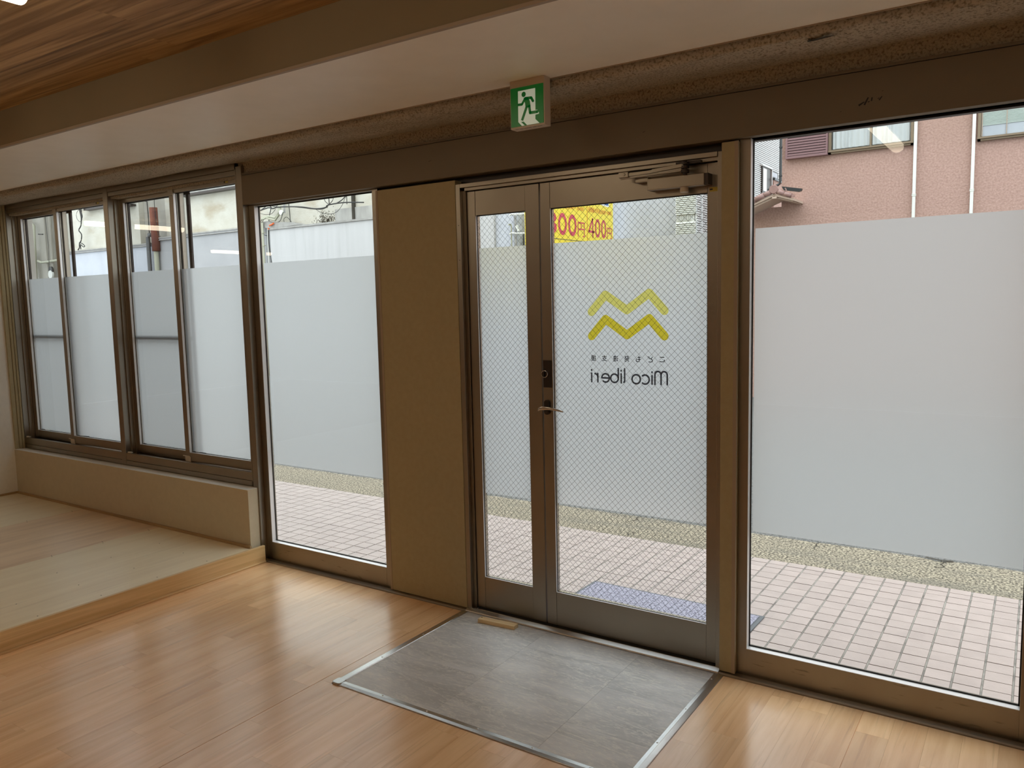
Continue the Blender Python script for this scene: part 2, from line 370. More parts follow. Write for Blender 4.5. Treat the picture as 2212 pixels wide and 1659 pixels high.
# ================================================================== SETTING: floor
floor = empty('floor', (-1.5, 1.0, 0), 'warm maple-coloured plank floor of the room in front of the glass front', 'floor', kind='structure')
B(-13, 1.2, -5, 2.952, -0.06, -0.0025).build('subfloor', M['floor_wood'], floor)
pl_me = unit_mesh('plank', M['floor_wood'])
SX0, SW = -2.36, 0.10444
IX0, IX1, IY0 = -2.306, -0.999, 2.088
for k in range(-14, 27):
    xa, xb = SX0+k*SW, SX0+(k+1)*SW
    if xb < -3.76: continue
    xa = max(xa, -3.762)
    rs = random.Random(100+k); ends = []; y = 2.952+rs.uniform(-0.55, 0.0)
    ends = [2.950]
    while y > -0.2:
        if y < 2.90: ends.append(y)
        y -= rs.choice((0.45, 0.6, 0.6, 0.75, 0.9))
    ends.append(-0.25)
    ga = 0.0014 if k in (0, 18) else 0.00018
    gb = 0.0011 if k in (-1, 17) else 0.00018
    for hi, lo in zip(ends[:-1], ends[1:]):
        def put(x0, x1, y0, y1):
            if x1-x0 > 0.004 and y1-y0 > 0.004:
                inst('plank', pl_me, floor, x0+ga, x1-gb, y0+0.0002, y1-0.0002, -0.0024, 0.0)
        if xb <= IX0 or xa >= IX1: put(xa, xb, lo, hi)
        else:
            if lo < IY0: put(xa, xb, lo, min(hi, IY0))
            if hi > IY0:
                if xa < IX0: put(xa, IX0, max(lo, IY0), hi)
                if xb > IX1: put(IX1, xb, max(lo, IY0), hi)

# entry inlay of stone-look tiles with metal edging
inlay = empty('entry_tile_inlay', (-1.65, 2.5, 0), 'grey stone-look tiled floor panel with metal edging in front of the glass doors', 'floor panel')
B(IX0, IX1, IY0, 2.950, -0.0023, 0.0004).build('backing', M['joint'], inlay)
st_me = unit_mesh('stone_tile', M['stone'])
xs_cols = [-2.272, -1.815, -1.358, -1.034]
for i in range(3):
    offs = (0.0, -0.30, -0.12)[i]
    ys_ = [2.122]+[v for v in (2.44+offs, 2.74+offs, 3.05+offs) if 2.16 < v < 2.92]+[2.948]
    for a, b in zip(ys_[:-1], ys_[1:]):
        inst('stone_tile', st_me, inlay, xs_cols[i]+0.0004, xs_cols[i+1]-0.0004, a+0.0004, b-0.0004, 0.0005, 0.003)
def edging(name, prof, a0, a1, axis): return MB().prism(prof, a0, a1, axis).build(name, M['steel'], inlay, bevel=0.0006)
edging('edging', [(-2.306, 0.0002), (-2.304, 0.0035), (-2.298, 0.0062), (-2.272, 0.0062), (-2.270, 0.0032), (-2.270, 0.0002)], 2.122, 2.949, 'y')
edging('edging', [(-0.999, 0.0002), (-1.001, 0.0035), (-1.018, 0.0068), (-1.020, 0.0062), (-1.034, 0.0062), (-1.036, 0.0002)], 2.122, 2.949, 'y')
edging('edging', [(2.088, 0.0002), (2.090, 0.0035), (2.102, 0.0068), (2.104, 0.0062), (2.120, 0.0062), (2.122, 0.0002)], -2.268, -1.036, 'x')
for cx_, nm in ((-2.283, 0), (-1.022, 1)):
    b = MB(); n = 24; prof = []
    for k in range(n):
        a = 2*math.pi*k/n; ex = abs(math.cos(a))**0.6*math.copysign(1, math.cos(a)); ey = abs(math.sin(a))**0.6*math.copysign(1, math.sin(a))
        prof.append((cx_+0.024*ex, 2.110+0.024*ey))
    b.prism(prof, 0.0003, 0.0085, 'z'); b.build('corner_cap', M['steel'], inlay, bevel=0.003, smooth=False)
scr = MB(); scr.cyl((0, 0, 0), (0, 0, 1), 0.0042, 0.0016, 12, 0.002)
scr_me = D.meshes.new('screw'); scr_me.from_pydata(scr.v, [], scr.f); scr_me.materials.append(M['chrome'])
for (x, y) in [(-2.284, 2.90), (-2.284, 2.63), (-2.284, 2.36), (-2.05, 2.113), (-1.83, 2.113), (-1.60, 2.113), (-1.37, 2.113), (-1.15, 2.113), (-1.026, 2.89), (-1.026, 2.62), (-1.026, 2.36)]:
    o = D.objects.new('screw', scr_me); o.location = (x, y, 0.0062); C.objects.link(o); attach(o, inlay)

# ================================================================== SETTING: walls of the room
wf = empty('wall_front', (-2.5, 2.97, 0), 'front wall pieces of the room around the glass, with the broad cream pier beside the doors', 'wall', kind='structure')
B(-2.79, -2.290, 2.970, 3.10, 0.012, 2.068).build('pier', M['cream'], wf, bevel=0.002, label='broad cream wallpapered pier left of the glass doors')
B(-2.791, -2.778, 2.9685, 2.975, 0.012, 2.068).build('corner_bead', M['bead'], wf)
B(-1.022, -0.960, 2.965, 3.10, 0.012, 2.076).build('pier', M['cream'], wf, bevel=0.0015, label='narrow cream post right of the glass doors')
B(-0.9725, -0.9585, 2.9635, 2.970, 0.012, 2.076).build('corner_bead', M['bead'], wf)
B(-3.80, 1.2, 3.02, 3.10, 2.086, 2.36).build('recess_board', M['dark_metal'], wf)
B(-2.80, -0.96, 3.02, 3.10, 2.046, 2.086).build('recess_board', M['dark_metal'], wf)
B(-6.63, -3.810, 2.8795, 2.953, 0.4430, 0.4445).build('lit_wall_top', M['white_wall'], wf)  # whiter strip paints the window light onto the low wall's top
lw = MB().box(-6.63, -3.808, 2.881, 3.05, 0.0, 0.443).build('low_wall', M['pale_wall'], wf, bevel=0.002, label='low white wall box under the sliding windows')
B(-6.66, -3.85, 3.0, 3.09, -0.05, 0.447).build('outer_wall', M['cream_stucco'], wf)
B(-13, -6.62, 2.96, 3.15, -0.05, 6.2).build('outer_wall', M['white_wall'], wf)
B(0.062, 1.3, 2.96, 3.15, -0.05, 6.2).build('outer_wall', M['white_wall'], wf)
B(-6.62, 0.062, 3.03, 3.15, 2.35, 6.2).build('outer_wall', M['cream_stucco'], wf)
B(-6.66, -3.80, 2.98, 3.15, 2.325, 2.36).build('outer_wall', M['cream_stucco'], wf)

wl = empty('wall_left', (-6.70, 2.75, 0), 'short white wall at the left edge beside the sliding windows', 'wall', kind='structure')
B(-6.76, -6.63, 2.58, 2.96, 0, 2.36).build('wall_face', M['white_wall'], wl)
B(-6.632, -6.612, 2.885, 2.912, 0.443, 2.33).build('casing', M['cream'], wl, bevel=0.003)
B(-6.632, -6.606, 2.914, 2.933, 0.443, 2.33).build('casing', M['cream'], wl, bevel=0.004)
B(-6.632, -6.602, 2.935, 2.951, 0.443, 2.33).build('casing', M['cream'], wl, bevel=0.003)
tag(B(-13.1, -13, -5, 3.0, 0, 2.6).build('wall_end', M['white_wall']), 'far end wall of the adjoining room', 'wall', kind='structure')
tag(B(1.2, 1.3, -5, 3.0, 0, 2.6).build('wall_right', M['white_wall']), 'white side wall right of the big window', 'wall', kind='structure')
tag(B(-13, 1.2, -5.1, -5, 0, 2.6).build('wall_back', M['white_wall']), 'white rear wall of the room', 'wall', kind='structure')

# ------------------------------------------------------------------ ceiling
ce = empty('ceiling', (-3, 1, 2.5), 'dark wood-look ceiling with a cream beam and pale soffit towards the glass front', 'ceiling', kind='structure')
B(-13, 1.2, -5, 2.012, 2.531, 2.60).build('ceiling_deck', M['ceil_wood'], ce)
cb_me = unit_mesh('ceiling_board', M['ceil_wood'])
yv = 2.010
for r_ in range(14):
    wd = (0.062, 0.098, 0.150, 0.150, 0.150, 0.150)[min(r_, 5)]
    x = 1.2-random.uniform(0.2, 1.6)
    xs_ = [1.2]
    while x > -7.0: xs_.append(x); x -= 1.82
    xs_.append(-7.0)
    for a, b in zip(xs_[1:], xs_[:-1]): inst('ceiling_board', cb_me, ce, a+0.0003, b-0.0003, yv-wd+0.0004, yv-0.0004, 2.527, 2.5305)
    yv -= wd
B(-13, 1.2, 2.010, 2.06, 2.352, 2.60).build('beam_side', M['beam'], ce)
B(-13, 1.2, 2.004, 2.022, 2.345, 2.357).build('beam_bead', M['bead'], ce, bevel=0.002)
B(-13, 1.2, 2.022, 2.690, 2.349, 2.60).build('soffit', M['soffit'], ce)
B(-13, 1.2, 2.690, 2.6965, 2.3455, 2.38).build('soffit_trim', M['bead'], ce, bevel=0.001)
# plaster lintel: rounded, slightly uneven
prof = [(2.704, 2.60), (2.702, 2.330), (2.706, 2.321), (2.714, 2.316), (2.74, 2.311), (2.80, 2.309), (2.86, 2.311), (2.91, 2.315), (2.945, 2.319), (2.972, 2.322), (2.975, 2.24), (3.10, 2.24), (3.10, 2.60)]
lb = MB(); NX = 150; n = len(prof)
for i in range(NX+1):
    x = -13+14.2*i/NX
    for j, (a, b) in enumerate(prof):
        q = 0.0028*math.sin(x*3.1+j)+0.002*math.sin(x*7.7+j*2.1) if 1 <= j <= 8 else 0
        lb.v.append((x, a, b+q))
for i in range(NX):
    for j in range(n): lb.f.append((i*n+j, i*n+(j+1) % n, (i+1)*n+(j+1) % n, (i+1)*n+j))
lb.f.append(tuple(range(n))); lb.f.append(tuple(range(NX*n, NX*n+n)))
lb.build('plaster_lintel', M['plaster'], ce)
chip = flat([[(-0.655+0.115*t+0.0, 2.7045) if False else (-0.66+0.12*t, 2.716+0.006*math.sin(9*t)) for t in [i/8 for i in range(9)]]+[(-0.66+0.12*t, 2.728+0.007*math.sin(5*t+1)) for t in [i/8 for i in range(8, -1, -1)]]],
            lambda u, v, k: (u, v, 2.3105))
chip.build('plaster_chip', M['crack'], ce)

# ------------------------------------------------------------------ trims: header, post, threshold
hd = empty('trim_1', (-1.5, 2.95, 2.16), 'long dull aluminium header box over the tall glass and doors', 'header', kind='structure')
B(-3.797, 1.2, 2.952, 3.03, 2.083, 2.246).build('header_box', M['header'], hd, bevel=0.0015)
B(-3.797, 1.2, 2.9545, 3.03, 2.2485, 2.259).build('header_lip', M['header'], hd)
B(-3.797, 1.2, 2.959, 3.03, 2.2465, 2.2485).build('header_groove', M['black'], hd)
rs = random.Random(3)
sc = MB()
for (x, z, a, l, t) in [(-0.535, 2.140, 0.5, 0.010, 0.0032), (-0.520, 2.146, 1.1, 0.013, 0.0026), (-0.512, 2.143, 0.1, 0.003, 0.002), (-0.503, 2.150, 1.4, 0.006, 0.0022), (-0.482, 2.150, 0.3, 0.003, 0.0015), (-0.476, 2.149, 0.9, 0.007, 0.0022), (-0.47, 2.172, 0.2, 0.002, 0.001), (-0.60, 2.124, 0.2, 0.002, 0.001), (-1.33, 2.155, 0.3, 0.006, 0.001), (-2.42, 2.168, 0.3, 0.008, 0.001)]:
    c_, s_ = math.cos(a), math.sin(a)
    sc.add([(x-l*c_-t*s_, 2.9518, z-l*s_+t*c_), (x-l*c_+t*s_, 2.9518, z-l*s_-t*c_), (x+l*c_+t*s_, 2.9518, z+l*s_-t*c_*0.4), (x+l*c_-t*s_, 2.9518, z+l*s_+t*c_*0.4)], [(0, 1, 2, 3)])
sc.build('paint_chip', M['black'], hd)
tag(MB().box(-3.845, -3.798, 2.952, 3.045, 0.0, 2.300).build('trim_2', M['metal'], bevel=0.0015), 'slender aluminium post between the sliding windows and the tall fixed pane', 'post', kind='structure')
th = empty('trim_3', (-1.5, 2.96, 0), 'low aluminium threshold strip along the foot of the glass front', 'threshold', kind='structure')
MB().prism([(2.951, 0.0), (2.952, 0.004), (2.957, 0.008), (2.976, 0.012), (2.978, 0.006), (3.06, 0.004), (3.06, 0.0)], -3.797, -2.29, 'x').build('strip', M['metal'], th)
MB().prism([(2.951, 0.0), (2.952, 0.004), (2.957, 0.008), (2.976, 0.012), (2.978, 0.006), (3.06, 0.004), (3.06, 0.0)], -1.022, 1.2, 'x').build('strip', M['metal'], th)
MB().prism([(2.951, 0.0), (2.952, 0.004), (2.956, 0.008), (2.974, 0.017), (2.978, 0.0175), (2.979, 0.007), (3.06, 0.005), (3.06, 0.0)], -2.289, -1.023, 'x').build('door_sill', M['steel'], th)

# ================================================================== windows
def sash(parent, x0, x1, y, yg, z0, z1, sl, sr, rb, rt_, film, mat='metal', cap=True):
    """x0..x1 outer width, y front face, yg glass"""
    b = MB()
    b.box(x0, x0+sl, y, y+0.030, z0, z1).box(x1-sr, x1, y, y+0.030, z0, z1)
    s_ = b.build('sash', M[mat], parent, bevel=0.001)
    r = MB().box(x0+sl, x1-sr, y+0.001, y+0.029, z0, z0+rb).box(x0+sl, x1-sr, y+0.001, y+0.029, z1-rt_, z1).build('sash_rail', M[mat], s_, bevel=0.0008)
    gx0, gx1, gz0, gz1 = x0+sl, x1-sr, z0+rb, z1-rt_
    g = MB()
    for (a, b_, c, d) in ((gx0, gx0+0.004, gz0, gz1), (gx1-0.004, gx1, gz0, gz1), (gx0, gx1, gz0, gz0+0.004), (gx0, gx1, gz1-0.004, gz1)):
        g.box(a, b_, yg-0.003, yg-0.0005, c, d)
    g.build('gasket', M['black'], s_)
    MB().box(gx0, gx0+0.0012, y+0.001, yg-0.003, gz0, gz1).box(gx0, gx1, y+0.003, yg-0.003, gz0, gz0+0.001).build('lit_reveal_bead', M['silver'], s_)  # pale strips on left and bottom reveals, their lit look put into the colour
    B(gx0-0.003, gx1+0.003, yg, yg+0.005, gz0-0.003, gz1+0.003).build('pane', M['glass'], s_)
    MB().add([(gx0+0.002, yg+0.0062, film[0]), (gx1-0.002, yg+0.0062, film[0]), (gx1-0.002, yg+0.0062, film[1]), (gx0+0.002, yg+0.0062, film[1])], [(0, 1, 2, 3)]).build('frosted_film', M['film'], s_)
    if cap:
        MB().box(x0-0.001, x0+sl+0.012, y-0.004, y+0.001, z0-0.004, z0+0.030).box(x0-0.020, x0+sl+0.008, y-0.007, y-0.002, z0+0.030, z0+0.035).build('stile_cap', M['ivory'], s_)
        MB().box(x0-0.001, x0+sl+0.006, y-0.005, y+0.001, z1-0.050, z1-0.004).box(x0-0.016, x0+sl+0.006, y-0.007, y-0.002, z1-0.053, z1-0.049).build('stile_cap', M['metal'], s_)
    return s_
def sliding_window(name, label, xl, xr, s1, s2):
    wn = empty(name, ((xl+xr)/2, 2.99, 0.45), label, 'window', kind='structure')
    f = MB()
    f.box(xl, xl+0.008, 2.952, 3.085, 0.448, 2.320)                       # left jamb
    f.box(xl+0.008, xl+0.020, 2.990, 3.085, 0.515, 2.256)
    f.box(xl+0.020, xl+0.028, 3.016, 3.085, 0.515, 2.256)
    f.box(xr-0.010, xr, 2.952, 3.085, 0.448, 2.320)
    f.box(xl, xr, 2.952, 3.085, 0.448, 0.4785)                            # sill, lower band
    f.box(xl, xr, 2.958, 3.085, 0.4785, 0.482)
    f.box(xl+0.004, xr, 2.953, 2.974, 0.482, 0.530)                       # sill, upper band
    f.box(xl+0.004, xr, 2.974, 3.085, 0.482, 0.515)
    f.box(xl, xr, 3.0505, 3.062, 0.515, 0.560)
    f.box(xl, xr, 2.952, 3.085, 2.284, 2.320)                             # head
    f.box(xl+0.004, xr, 2.956, 3.085, 2.256, 2.2825)
    f.build('frame', M['metal'], wn, bevel=0.001)
    MB().box(xl+0.02, xr-0.012, 2.976, 2.978, 0.515, 0.527).box(xl+0.02, xr-0.012, 2.9805, 2.983, 0.515, 0.524).build('track', M['chrome'], wn)
    B(xl+0.018, xl+0.062, 2.956, 2.972, 0.530, 0.540).build('stopper', M['ivory'], wn, bevel=0.003)
    sash(wn, *s1, 3.020, 3.040, 0.531, 2.256, 0.046, 0.075, 0.053, 0.041, (0.590, 1.757), cap=False)
    b = sash(wn, *s2, 2.985, 3.006, 0.531, 2.256, 0.043, 0.050, 0.056, 0.038, (0.592, 1.753))
    B(s2[1]-0.150, s2[1]-0.142, 2.9838, 2.9848, 2.228, 2.238).build('sticker', M['black'], b)
    B(s2[1]-0.138, s2[1]-0.112, 2.9838, 2.9848, 2.228, 2.236).build('sticker', M['caution'], b)
    sx0, sx1 = s1[0]+0.006, s1[1]+0.028
    sc_ = MB(); y0, y1 = 3.064, 3.076
    sc_.box(sx0, sx0+0.028, y0, y1, 0.535, 2.250).box(sx1-0.028, sx1, y0, y1, 0.535, 2.250)
    sc_.box(sx0, sx1, y0, y1, 0.535, 0.575).box(sx0, sx1, y0, y1, 2.215, 2.250).box(sx0, sx1, 3.056, 3.074, 1.305, 1.330)
    so = sc_.build('insect_screen', M['dark_metal'], wn)
    MB().add([(sx0, 3.070, 0.54), (sx1, 3.070, 0.54), (sx1, 3.070, 2.245), (sx0, 3.070, 2.245)], [(0, 1, 2, 3)]).build('screen_net', M['net'], so, kind='stuff')
    return wn
sliding_window('window_1', 'far left sliding window with two frosted sashes above the low white wall', -6.608, -5.210, (-6.574, -5.905), (-5.963, -5.235))
sliding_window('window_2', 'second sliding window, next to the slender aluminium post', -5.190, -3.846, (-5.168, -4.490), (-4.548, -3.848))
tag(B(-5.236, -5.183, 2.950, 3.085, 0.448, 2.322).build('trim_4', M['metal'], bevel=0.0015), 'aluminium mullion between the two sliding windows', 'mullion', kind='structure')

def fixed_window(name, label, xl, xr, ztop, sl, sr, gt, film):
    wn = empty(name, ((xl+xr)/2, 3.0, 0), label, 'window', kind='structure')
    f = MB()
    f.box(xl, xl+sl, 2.990, 3.034, 0.006, ztop).box(xr-sr, xr, 2.990, 3.034, 0.006, ztop)
    f.box(xl+sl, xr-sr, 2.990, 3.034, gt, ztop)
    f.build('frame', M['metal'], wn, bevel=0.001)
    MB().prism([(2.9895, 0.006), (2.9895, 0.1135), (2.992, 0.1155), (3.022, 0.1165), (3.024, 0.118), (3.036, 0.118), (3.036, 0.006)], xl+sl, xr-sr, 'x').build('bottom_rail', M['metal_dirty'], wn)
    gx0, gx1 = xl+sl, xr-sr
    g = MB()
    for (a, b_, c, d) in ((gx0, gx0+0.005, 0.116, gt), (gx1-0.005, gx1, 0.116, gt), (gx0, gx1, 0.1165, 0.1215), (gx0, gx1, gt-0.006, gt)):
        g.box(a, b_, 3.019, 3.0245, c, d)
    g.build('gasket', M['black'], wn)
    MB().box(gx0, gx0+0.0012, 2.991, 3.019, 0.1165, gt).prism([(2.990, 0.1138), (2.9905, 0.1158), (3.020, 0.1172), (3.020, 0.116)], gx0, gx1, 'x').build('lit_reveal_bead', M['silver'], wn)
    B(gx0-0.003, gx1+0.003, 3.025, 3.031, 0.115, gt+0.003).build('pane', M['glass'], wn)
    MB().add([(gx0+0.008, 3.0322, film[0]), (gx1-0.008, 3.0322, film[0]), (gx1-0.008, 3.0322, film[1]), (gx0+0.008, 3.0322, film[1])], [(0, 1, 2, 3)]).build('frosted_film', M['film'], wn)
    return wn
fixed_window('window_3', 'tall fixed glass pane with frosted band between the slender post and the broad cream pier', -3.797, -2.798, 2.084, 0.047, 0.038, 2.075, (0.582, 1.755))
fixed_window('window_4', 'large fixed glass pane with frosted band at the right of the doors', -0.960, 0.062, 2.088, 0.039, 0.073, 2.083, (0.582, 1.756))

# ================================================================== door
door = empty('door_1', (-1.65, 3.0, 0), 'double glass door with wired panes, a narrow left leaf and a wide right leaf carrying the printed emblem', 'door', kind='structure')
fr_ = MB()
fr_.box(-2.289, -2.264, 2.972, 3.09, 0.010, 2.048).box(-2.264, -2.247, 2.992, 3.09, 0.010, 2.018)
fr_.box(-1.042, -1.023, 2.978, 3.09, 0.010, 2.048)
fr_.box(-2.264, -1.042, 2.972, 3.09, 2.030, 2.048).box(-2.247, -1.042, 2.984, 3.09, 2.016, 2.030)
fr_.build('door_frame', M['metal'], door, bevel=0.0012)
B(-2.27, -1.03, 3.04, 3.09, 2.0, 2.03).build('door_stop', M['metal'], door)
B(-2.246, -1.043, 3.004, 3.030, 0.0045, 0.0205).build('door_seal', M['black'], door)
def diamond_wires(x0, x1, z0, z1, y, p=0.0286, t=0.00036):
    b = MB()
    for sgn in (1, -1):
        k0 = int(math.floor(((z0-sgn*x1 if sgn > 0 else z0+x0))/p))-1
        k1 = int(math.ceil(((z1-sgn*x0 if sgn > 0 else z1+x1))/p))+1
        for k in range(k0, k1+1):
            c = k*p                                  # z = sgn*x + c
            pts = []
            for x in (x0, x1):
                z = sgn*x+c
                if z0 <= z <= z1: pts.append((x, z))
            for z in (z0, z1):
                x = (z-c)/sgn
                if x0 < x < x1: pts.append((x, z))
            if len(pts) < 2: continue
            pts.sort(); (xa, za), (xb, zb) = pts[0], pts[-1]
            q = t*0.7071*1.6; yy = y+(0.0003 if sgn > 0 else -0.0003)
            b.add([(xa-q*sgn, yy-t, za+q), (xa+q*sgn, yy-t, za-q), (xb+q*sgn, yy-t, zb-q), (xb-q*sgn, yy-t, zb+q),
                   (xa, yy+t, za), (xb, yy+t, zb)], [(0, 1, 2, 3), (0, 3, 5, 4), (1, 4, 5, 2)])
    return b
def leaf(x0, x1, sl, sr, film):
    z0, z1, gb, gt = 0.020, 2.013, 0.175, 1.902
    L = MB().box(x0, x0+sl, 3.000, 3.036, z0, z1).box(x1-sr, x1, 3.000, 3.036, z0, z1).build('door_leaf', M['metal'], door, bevel=0.0012)
    gx0, gx1 = x0+sl, x1-sr
    MB().box(gx0+0.0006, gx1-0.0006, 3.0012, 3.035, z0, gb).build('bottom_rail', M['metal'], L, bevel=0.0008)
    MB().box(gx0+0.0006, gx1-0.0006, 3.0012, 3.035, gt, z1).build('top_rail', M['metal'], L, bevel=0.0008)
    g = MB()
    for (a, b_, c, d) in ((gx0, gx0+0.0035, gb, gt), (gx1-0.0035, gx1, gb, gt), (gx0, gx1, gb, gb+0.003), (gx0, gx1, gt-0.004, gt)):
        g.box(a, b_, 3.0085, 3.0115, c, d)
    g.build('gasket', M['black'], L)
    MB().box(gx0, gx0+0.0012, 3.001, 3.0085, gb, gt).box(gx0, gx1, 3.0015, 3.0085, gb, gb+0.0012).build('lit_reveal_bead', M['silver'], L)
    B(gx0-0.003, gx1+0.003, 3.012, 3.0188, gb-0.003, gt+0.003).build('pane', M['glass'], L)
    diamond_wires(gx0, gx1, gb, gt, 3.0154).build('wire_mesh', M['wire'], L, kind='stuff', label='fine diamond wire grid inside the door glass')
    MB().add([(gx0+0.003, 3.0205, film[0]), (gx1-0.003, 3.0205, film[0]), (gx1-0.003, 3.0205, film[1]), (gx0+0.003, 3.0205, film[1])], [(0, 1, 2, 3)]).build('frosted_film', M['film'], L)
    return L
LL = leaf(-2.245, -1.853, 0.046, 0.072, (0.588, 1.752))
LR = leaf(-1.846, -1.044, 0.049, 0.045, (0.588, 1.752))
# emblem and lettering printed on the film (read from the street)
YP = 3.0198
def emblem(pts, wd, name, mat, lbl):
    u = union2d(stroke(pts, wd, n=16))
    flat(u, lambda a, b, k: (a, YP, b)).build(name, M[mat], LR, label=lbl)
emblem([(-1.6095, 1.4505), (-1.5425, 1.5215), (-1.4425, 1.4560), (-1.3415, 1.5240), (-1.2755, 1.4515)], 0.0365, 'emblem', 'print_pale', 'pale yellow zigzag emblem')
emblem([(-1.6095, 1.3465), (-1.5425, 1.4190), (-1.4425, 1.3515), (-1.3415, 1.4205), (-1.2755, 1.3480)], 0.0365, 'emblem', 'print_gold', 'deep yellow zigzag emblem')
# lettering strokes: x grows from right (first letter) to left
def MX(x): return -1.260-x
Z0, XH, AH = 1.1470, 0.0405, 0.0620
sw = 0.0074
let = []
def st(pts): let.append([(MX(x), Z0+z) for x, z in pts])
# M
xm = sw/2
st([(xm, 0.002), (xm, 0.042)]+[(p[0], p[1]) for p in arc(xm+0.0135, 0.042, 0.0135, 180, 0, 10)]+[(xm+0.027, 0.002)])
st([(xm+0.027, 0.042)]+[(p[0], p[1]) for p in arc(xm+0.0405, 0.042, 0.0135, 180, 0, 10)]+[(xm+0.054, 0.002)])
st([(0.0705, 0.002), (0.0705, 0.0375)]); st([(0.0705, 0.0500), (0.0705, 0.0525)])
st(arc(0.1020, 0.0200, 0.0190, 52, 308, 18))
st(arc(0.1420, 0.0200, 0.0190, 0, 360, 24))
st([(0.1950, 0.0620), (0.1950, 0.0110)]+arc(0.2010, 0.0110, 0.0060, 180, 250, 5))
st([(0.2110, 0.002), (0.2110, 0.0400)]); st([(0.2110, 0.0525), (0.2110, 0.0550)])
st([(0.2245, 0.0620), (0.2245, 0.0200)]); st(arc(0.2425, 0.0205, 0.0180, 0, 360, 24))
st([(0.2690, 0.0205), (0.3030, 0.0205)]+arc(0.2850, 0.0205, 0.0180, 0, 310, 22))
st([(0.3220, 0.002), (0.3220, 0.0385)]); st([(0.3220, 0.0220)]+arc(0.3370, 0.0230, 0.0150, 180, 95, 7))
st([(0.3520, 0.002), (0.3520, 0.0390)]); st([(0.3520, 0.0515), (0.3520, 0.0540)])
polys = []
for ps in let: polys.append(union2d(stroke(ps, sw, n=10)))
b = MB()
for pl in polys:
    q = flat(pl, lambda a, c, k: (a, YP, c)); b.add(q.v, q.f)
b.build('lettering', M['print_dark'], LR, label='charcoal latin lettering read from outside')
b = MB()
for i, ch in enumerate('こども発達支援'):
    vs, fs = text_mesh(ch)
    w_, h_ = (0.0235, 0.0250)
    if ch == 'こ': h_ = 0.021
    cxx = -1.2860-0.0527*i; czz = 1.2520
    for dd in (-0.0004, 0.0004): b.add([(cxx+w_/2-u*w_+dd, YP+dd*0.3, czz-h_/2+v*h_+dd) for u, v in vs], fs)
b.build('lettering', M['print_dark'], LR, label='small charcoal japanese lettering read from outside')
# lock, lever handle
MB().box(-1.8445, -1.8005, 2.9975, 3.001, 1.117, 1.239).build('lock_plate', M['dark_metal'], LR, bevel=0.001)
kn = MB(); kn.cyl((-1.8305, 2.998, 1.178), (0, -1, 0), 0.0175, 0.014, 28, 0.0165)
kn.build('thumb_turn', M['chrome'], LR, bevel=0.001)
MB().cyl((-1.8305, 2.9838, 1.178), (0, -1, 0), 0.0135, 0.0012, 24).box(-1.833, -1.828, 2.976, 2.984, 1.166, 1.190).build('thumb_turn', M['dark_metal'], LR)
ro = [(-1.8255+0.0135*math.cos(math.radians(a)), 1.0480+0.0135*math.sin(math.radians(a))) for a in range(0, 181, 15)]+[(-1.8255+0.0135*math.cos(math.radians(a)), 1.0080+0.0135*math.sin(math.radians(a))) for a in range(180, 361, 15)]
rb_ = MB(); rb_.prism([(x, z) for x, z in ro], 2.989, 3.0005, 'y'); rb_.build('handle_plate', M['dark_metal'], LR, bevel=0.0015)
lv = MB()
lv.cyl((-1.8255, 2.990, 1.028), (0, -1, 0), 0.0085, 0.040, 16)
pts = [(-1.842, 2.947, 1.022), (-1.832, 2.945, 1.028), (-1.815, 2.944, 1.031), (-1.790, 2.946, 1.031), (-1.765, 2.950, 1.028), (-1.740, 2.956, 1.023), (-1.722, 2.961, 1.018)]
hw = [0.0065, 0.0085, 0.0085, 0.0065, 0.0050, 0.0045, 0.0035]
vs = []; fs = []
for (x, y, z), h in zip(pts, hw):
    for (dy, dz) in ((-0.004, -h), (0.004, -h), (0.005, 0), (0.004, h*0.9), (-0.004, h*0.9), (-0.005, 0)): vs.append((x, y+dy, z+dz))
for i in range(len(pts)-1):
    for j in range(6): fs.append((i*6+j, i*6+(j+1) % 6, (i+1)*6+(j+1) % 6, (i+1)*6+j))
fs += [tuple(range(6)), tuple(range(36, 42))]
lv.add(vs, fs); lv.build('lever_handle', M['chrome'], LR, bevel=0.001, smooth=True)
# door closer on the top rail
clo = MB().box(-1.318, -1.084, 2.950, 3.001, 1.926, 1.972).build('door_closer', M['metal'], LR, bevel=0.003)
B(-1.3755, -1.318, 2.962, 3.001, 1.962, 1.9825).build('closer_valve', M['metal'], LR, bevel=0.003)
MB().box(-1.084, -1.070, 2.953, 3.001, 1.928, 1.970).build('closer_cap', M['dark_metal'], LR)
MB().cyl((-1.170, 2.968, 1.908), (0, 0, 1), 0.016, 0.019, 20).build('closer_spindle', M['ivory'], LR)
MB().cyl((-1.158, 2.945, 1.970), (0, 0, 1), 0.008, 0.052, 20).cyl((-1.158, 2.945, 1.978), (0, 0, 1), 0.016, 0.012, 20).cyl((-1.158, 2.945, 1.994), (0, 0, 1), 0.016, 0.010, 20).cyl((-1.158, 2.945, 2.008), (0, 0, 1), 0.0155, 0.008, 20).build('closer_knuckle', M['dark_metal'], LR, bevel=0.001)
arm = MB()
arm.prism([(-1.290, 1.990), (-1.290, 2.004), (-1.160, 2.012), (-1.160, 1.998)], 2.932, 2.944, 'y')
arm.prism([(-1.427, 1.986), (-1.427, 1.998), (-1.285, 2.002), (-1.285, 1.990)], 2.934, 2.942, 'y')
arm.prism([(-1.430, 1.979), (-1.430, 1.985), (-1.160, 1.990), (-1.160, 1.984)], 2.940, 2.950, 'y')
arm.build('closer_arm', M['metal'], LR, bevel=0.001)
MB().box(-1.432, -1.390, 2.929, 2.946, 1.984, 2.005).cyl((-1.407, 2.930, 1.995), (0, -1, 0), 0.006, 0.004, 12).build('closer_bracket', M['metal'], LR, bevel=0.0015)
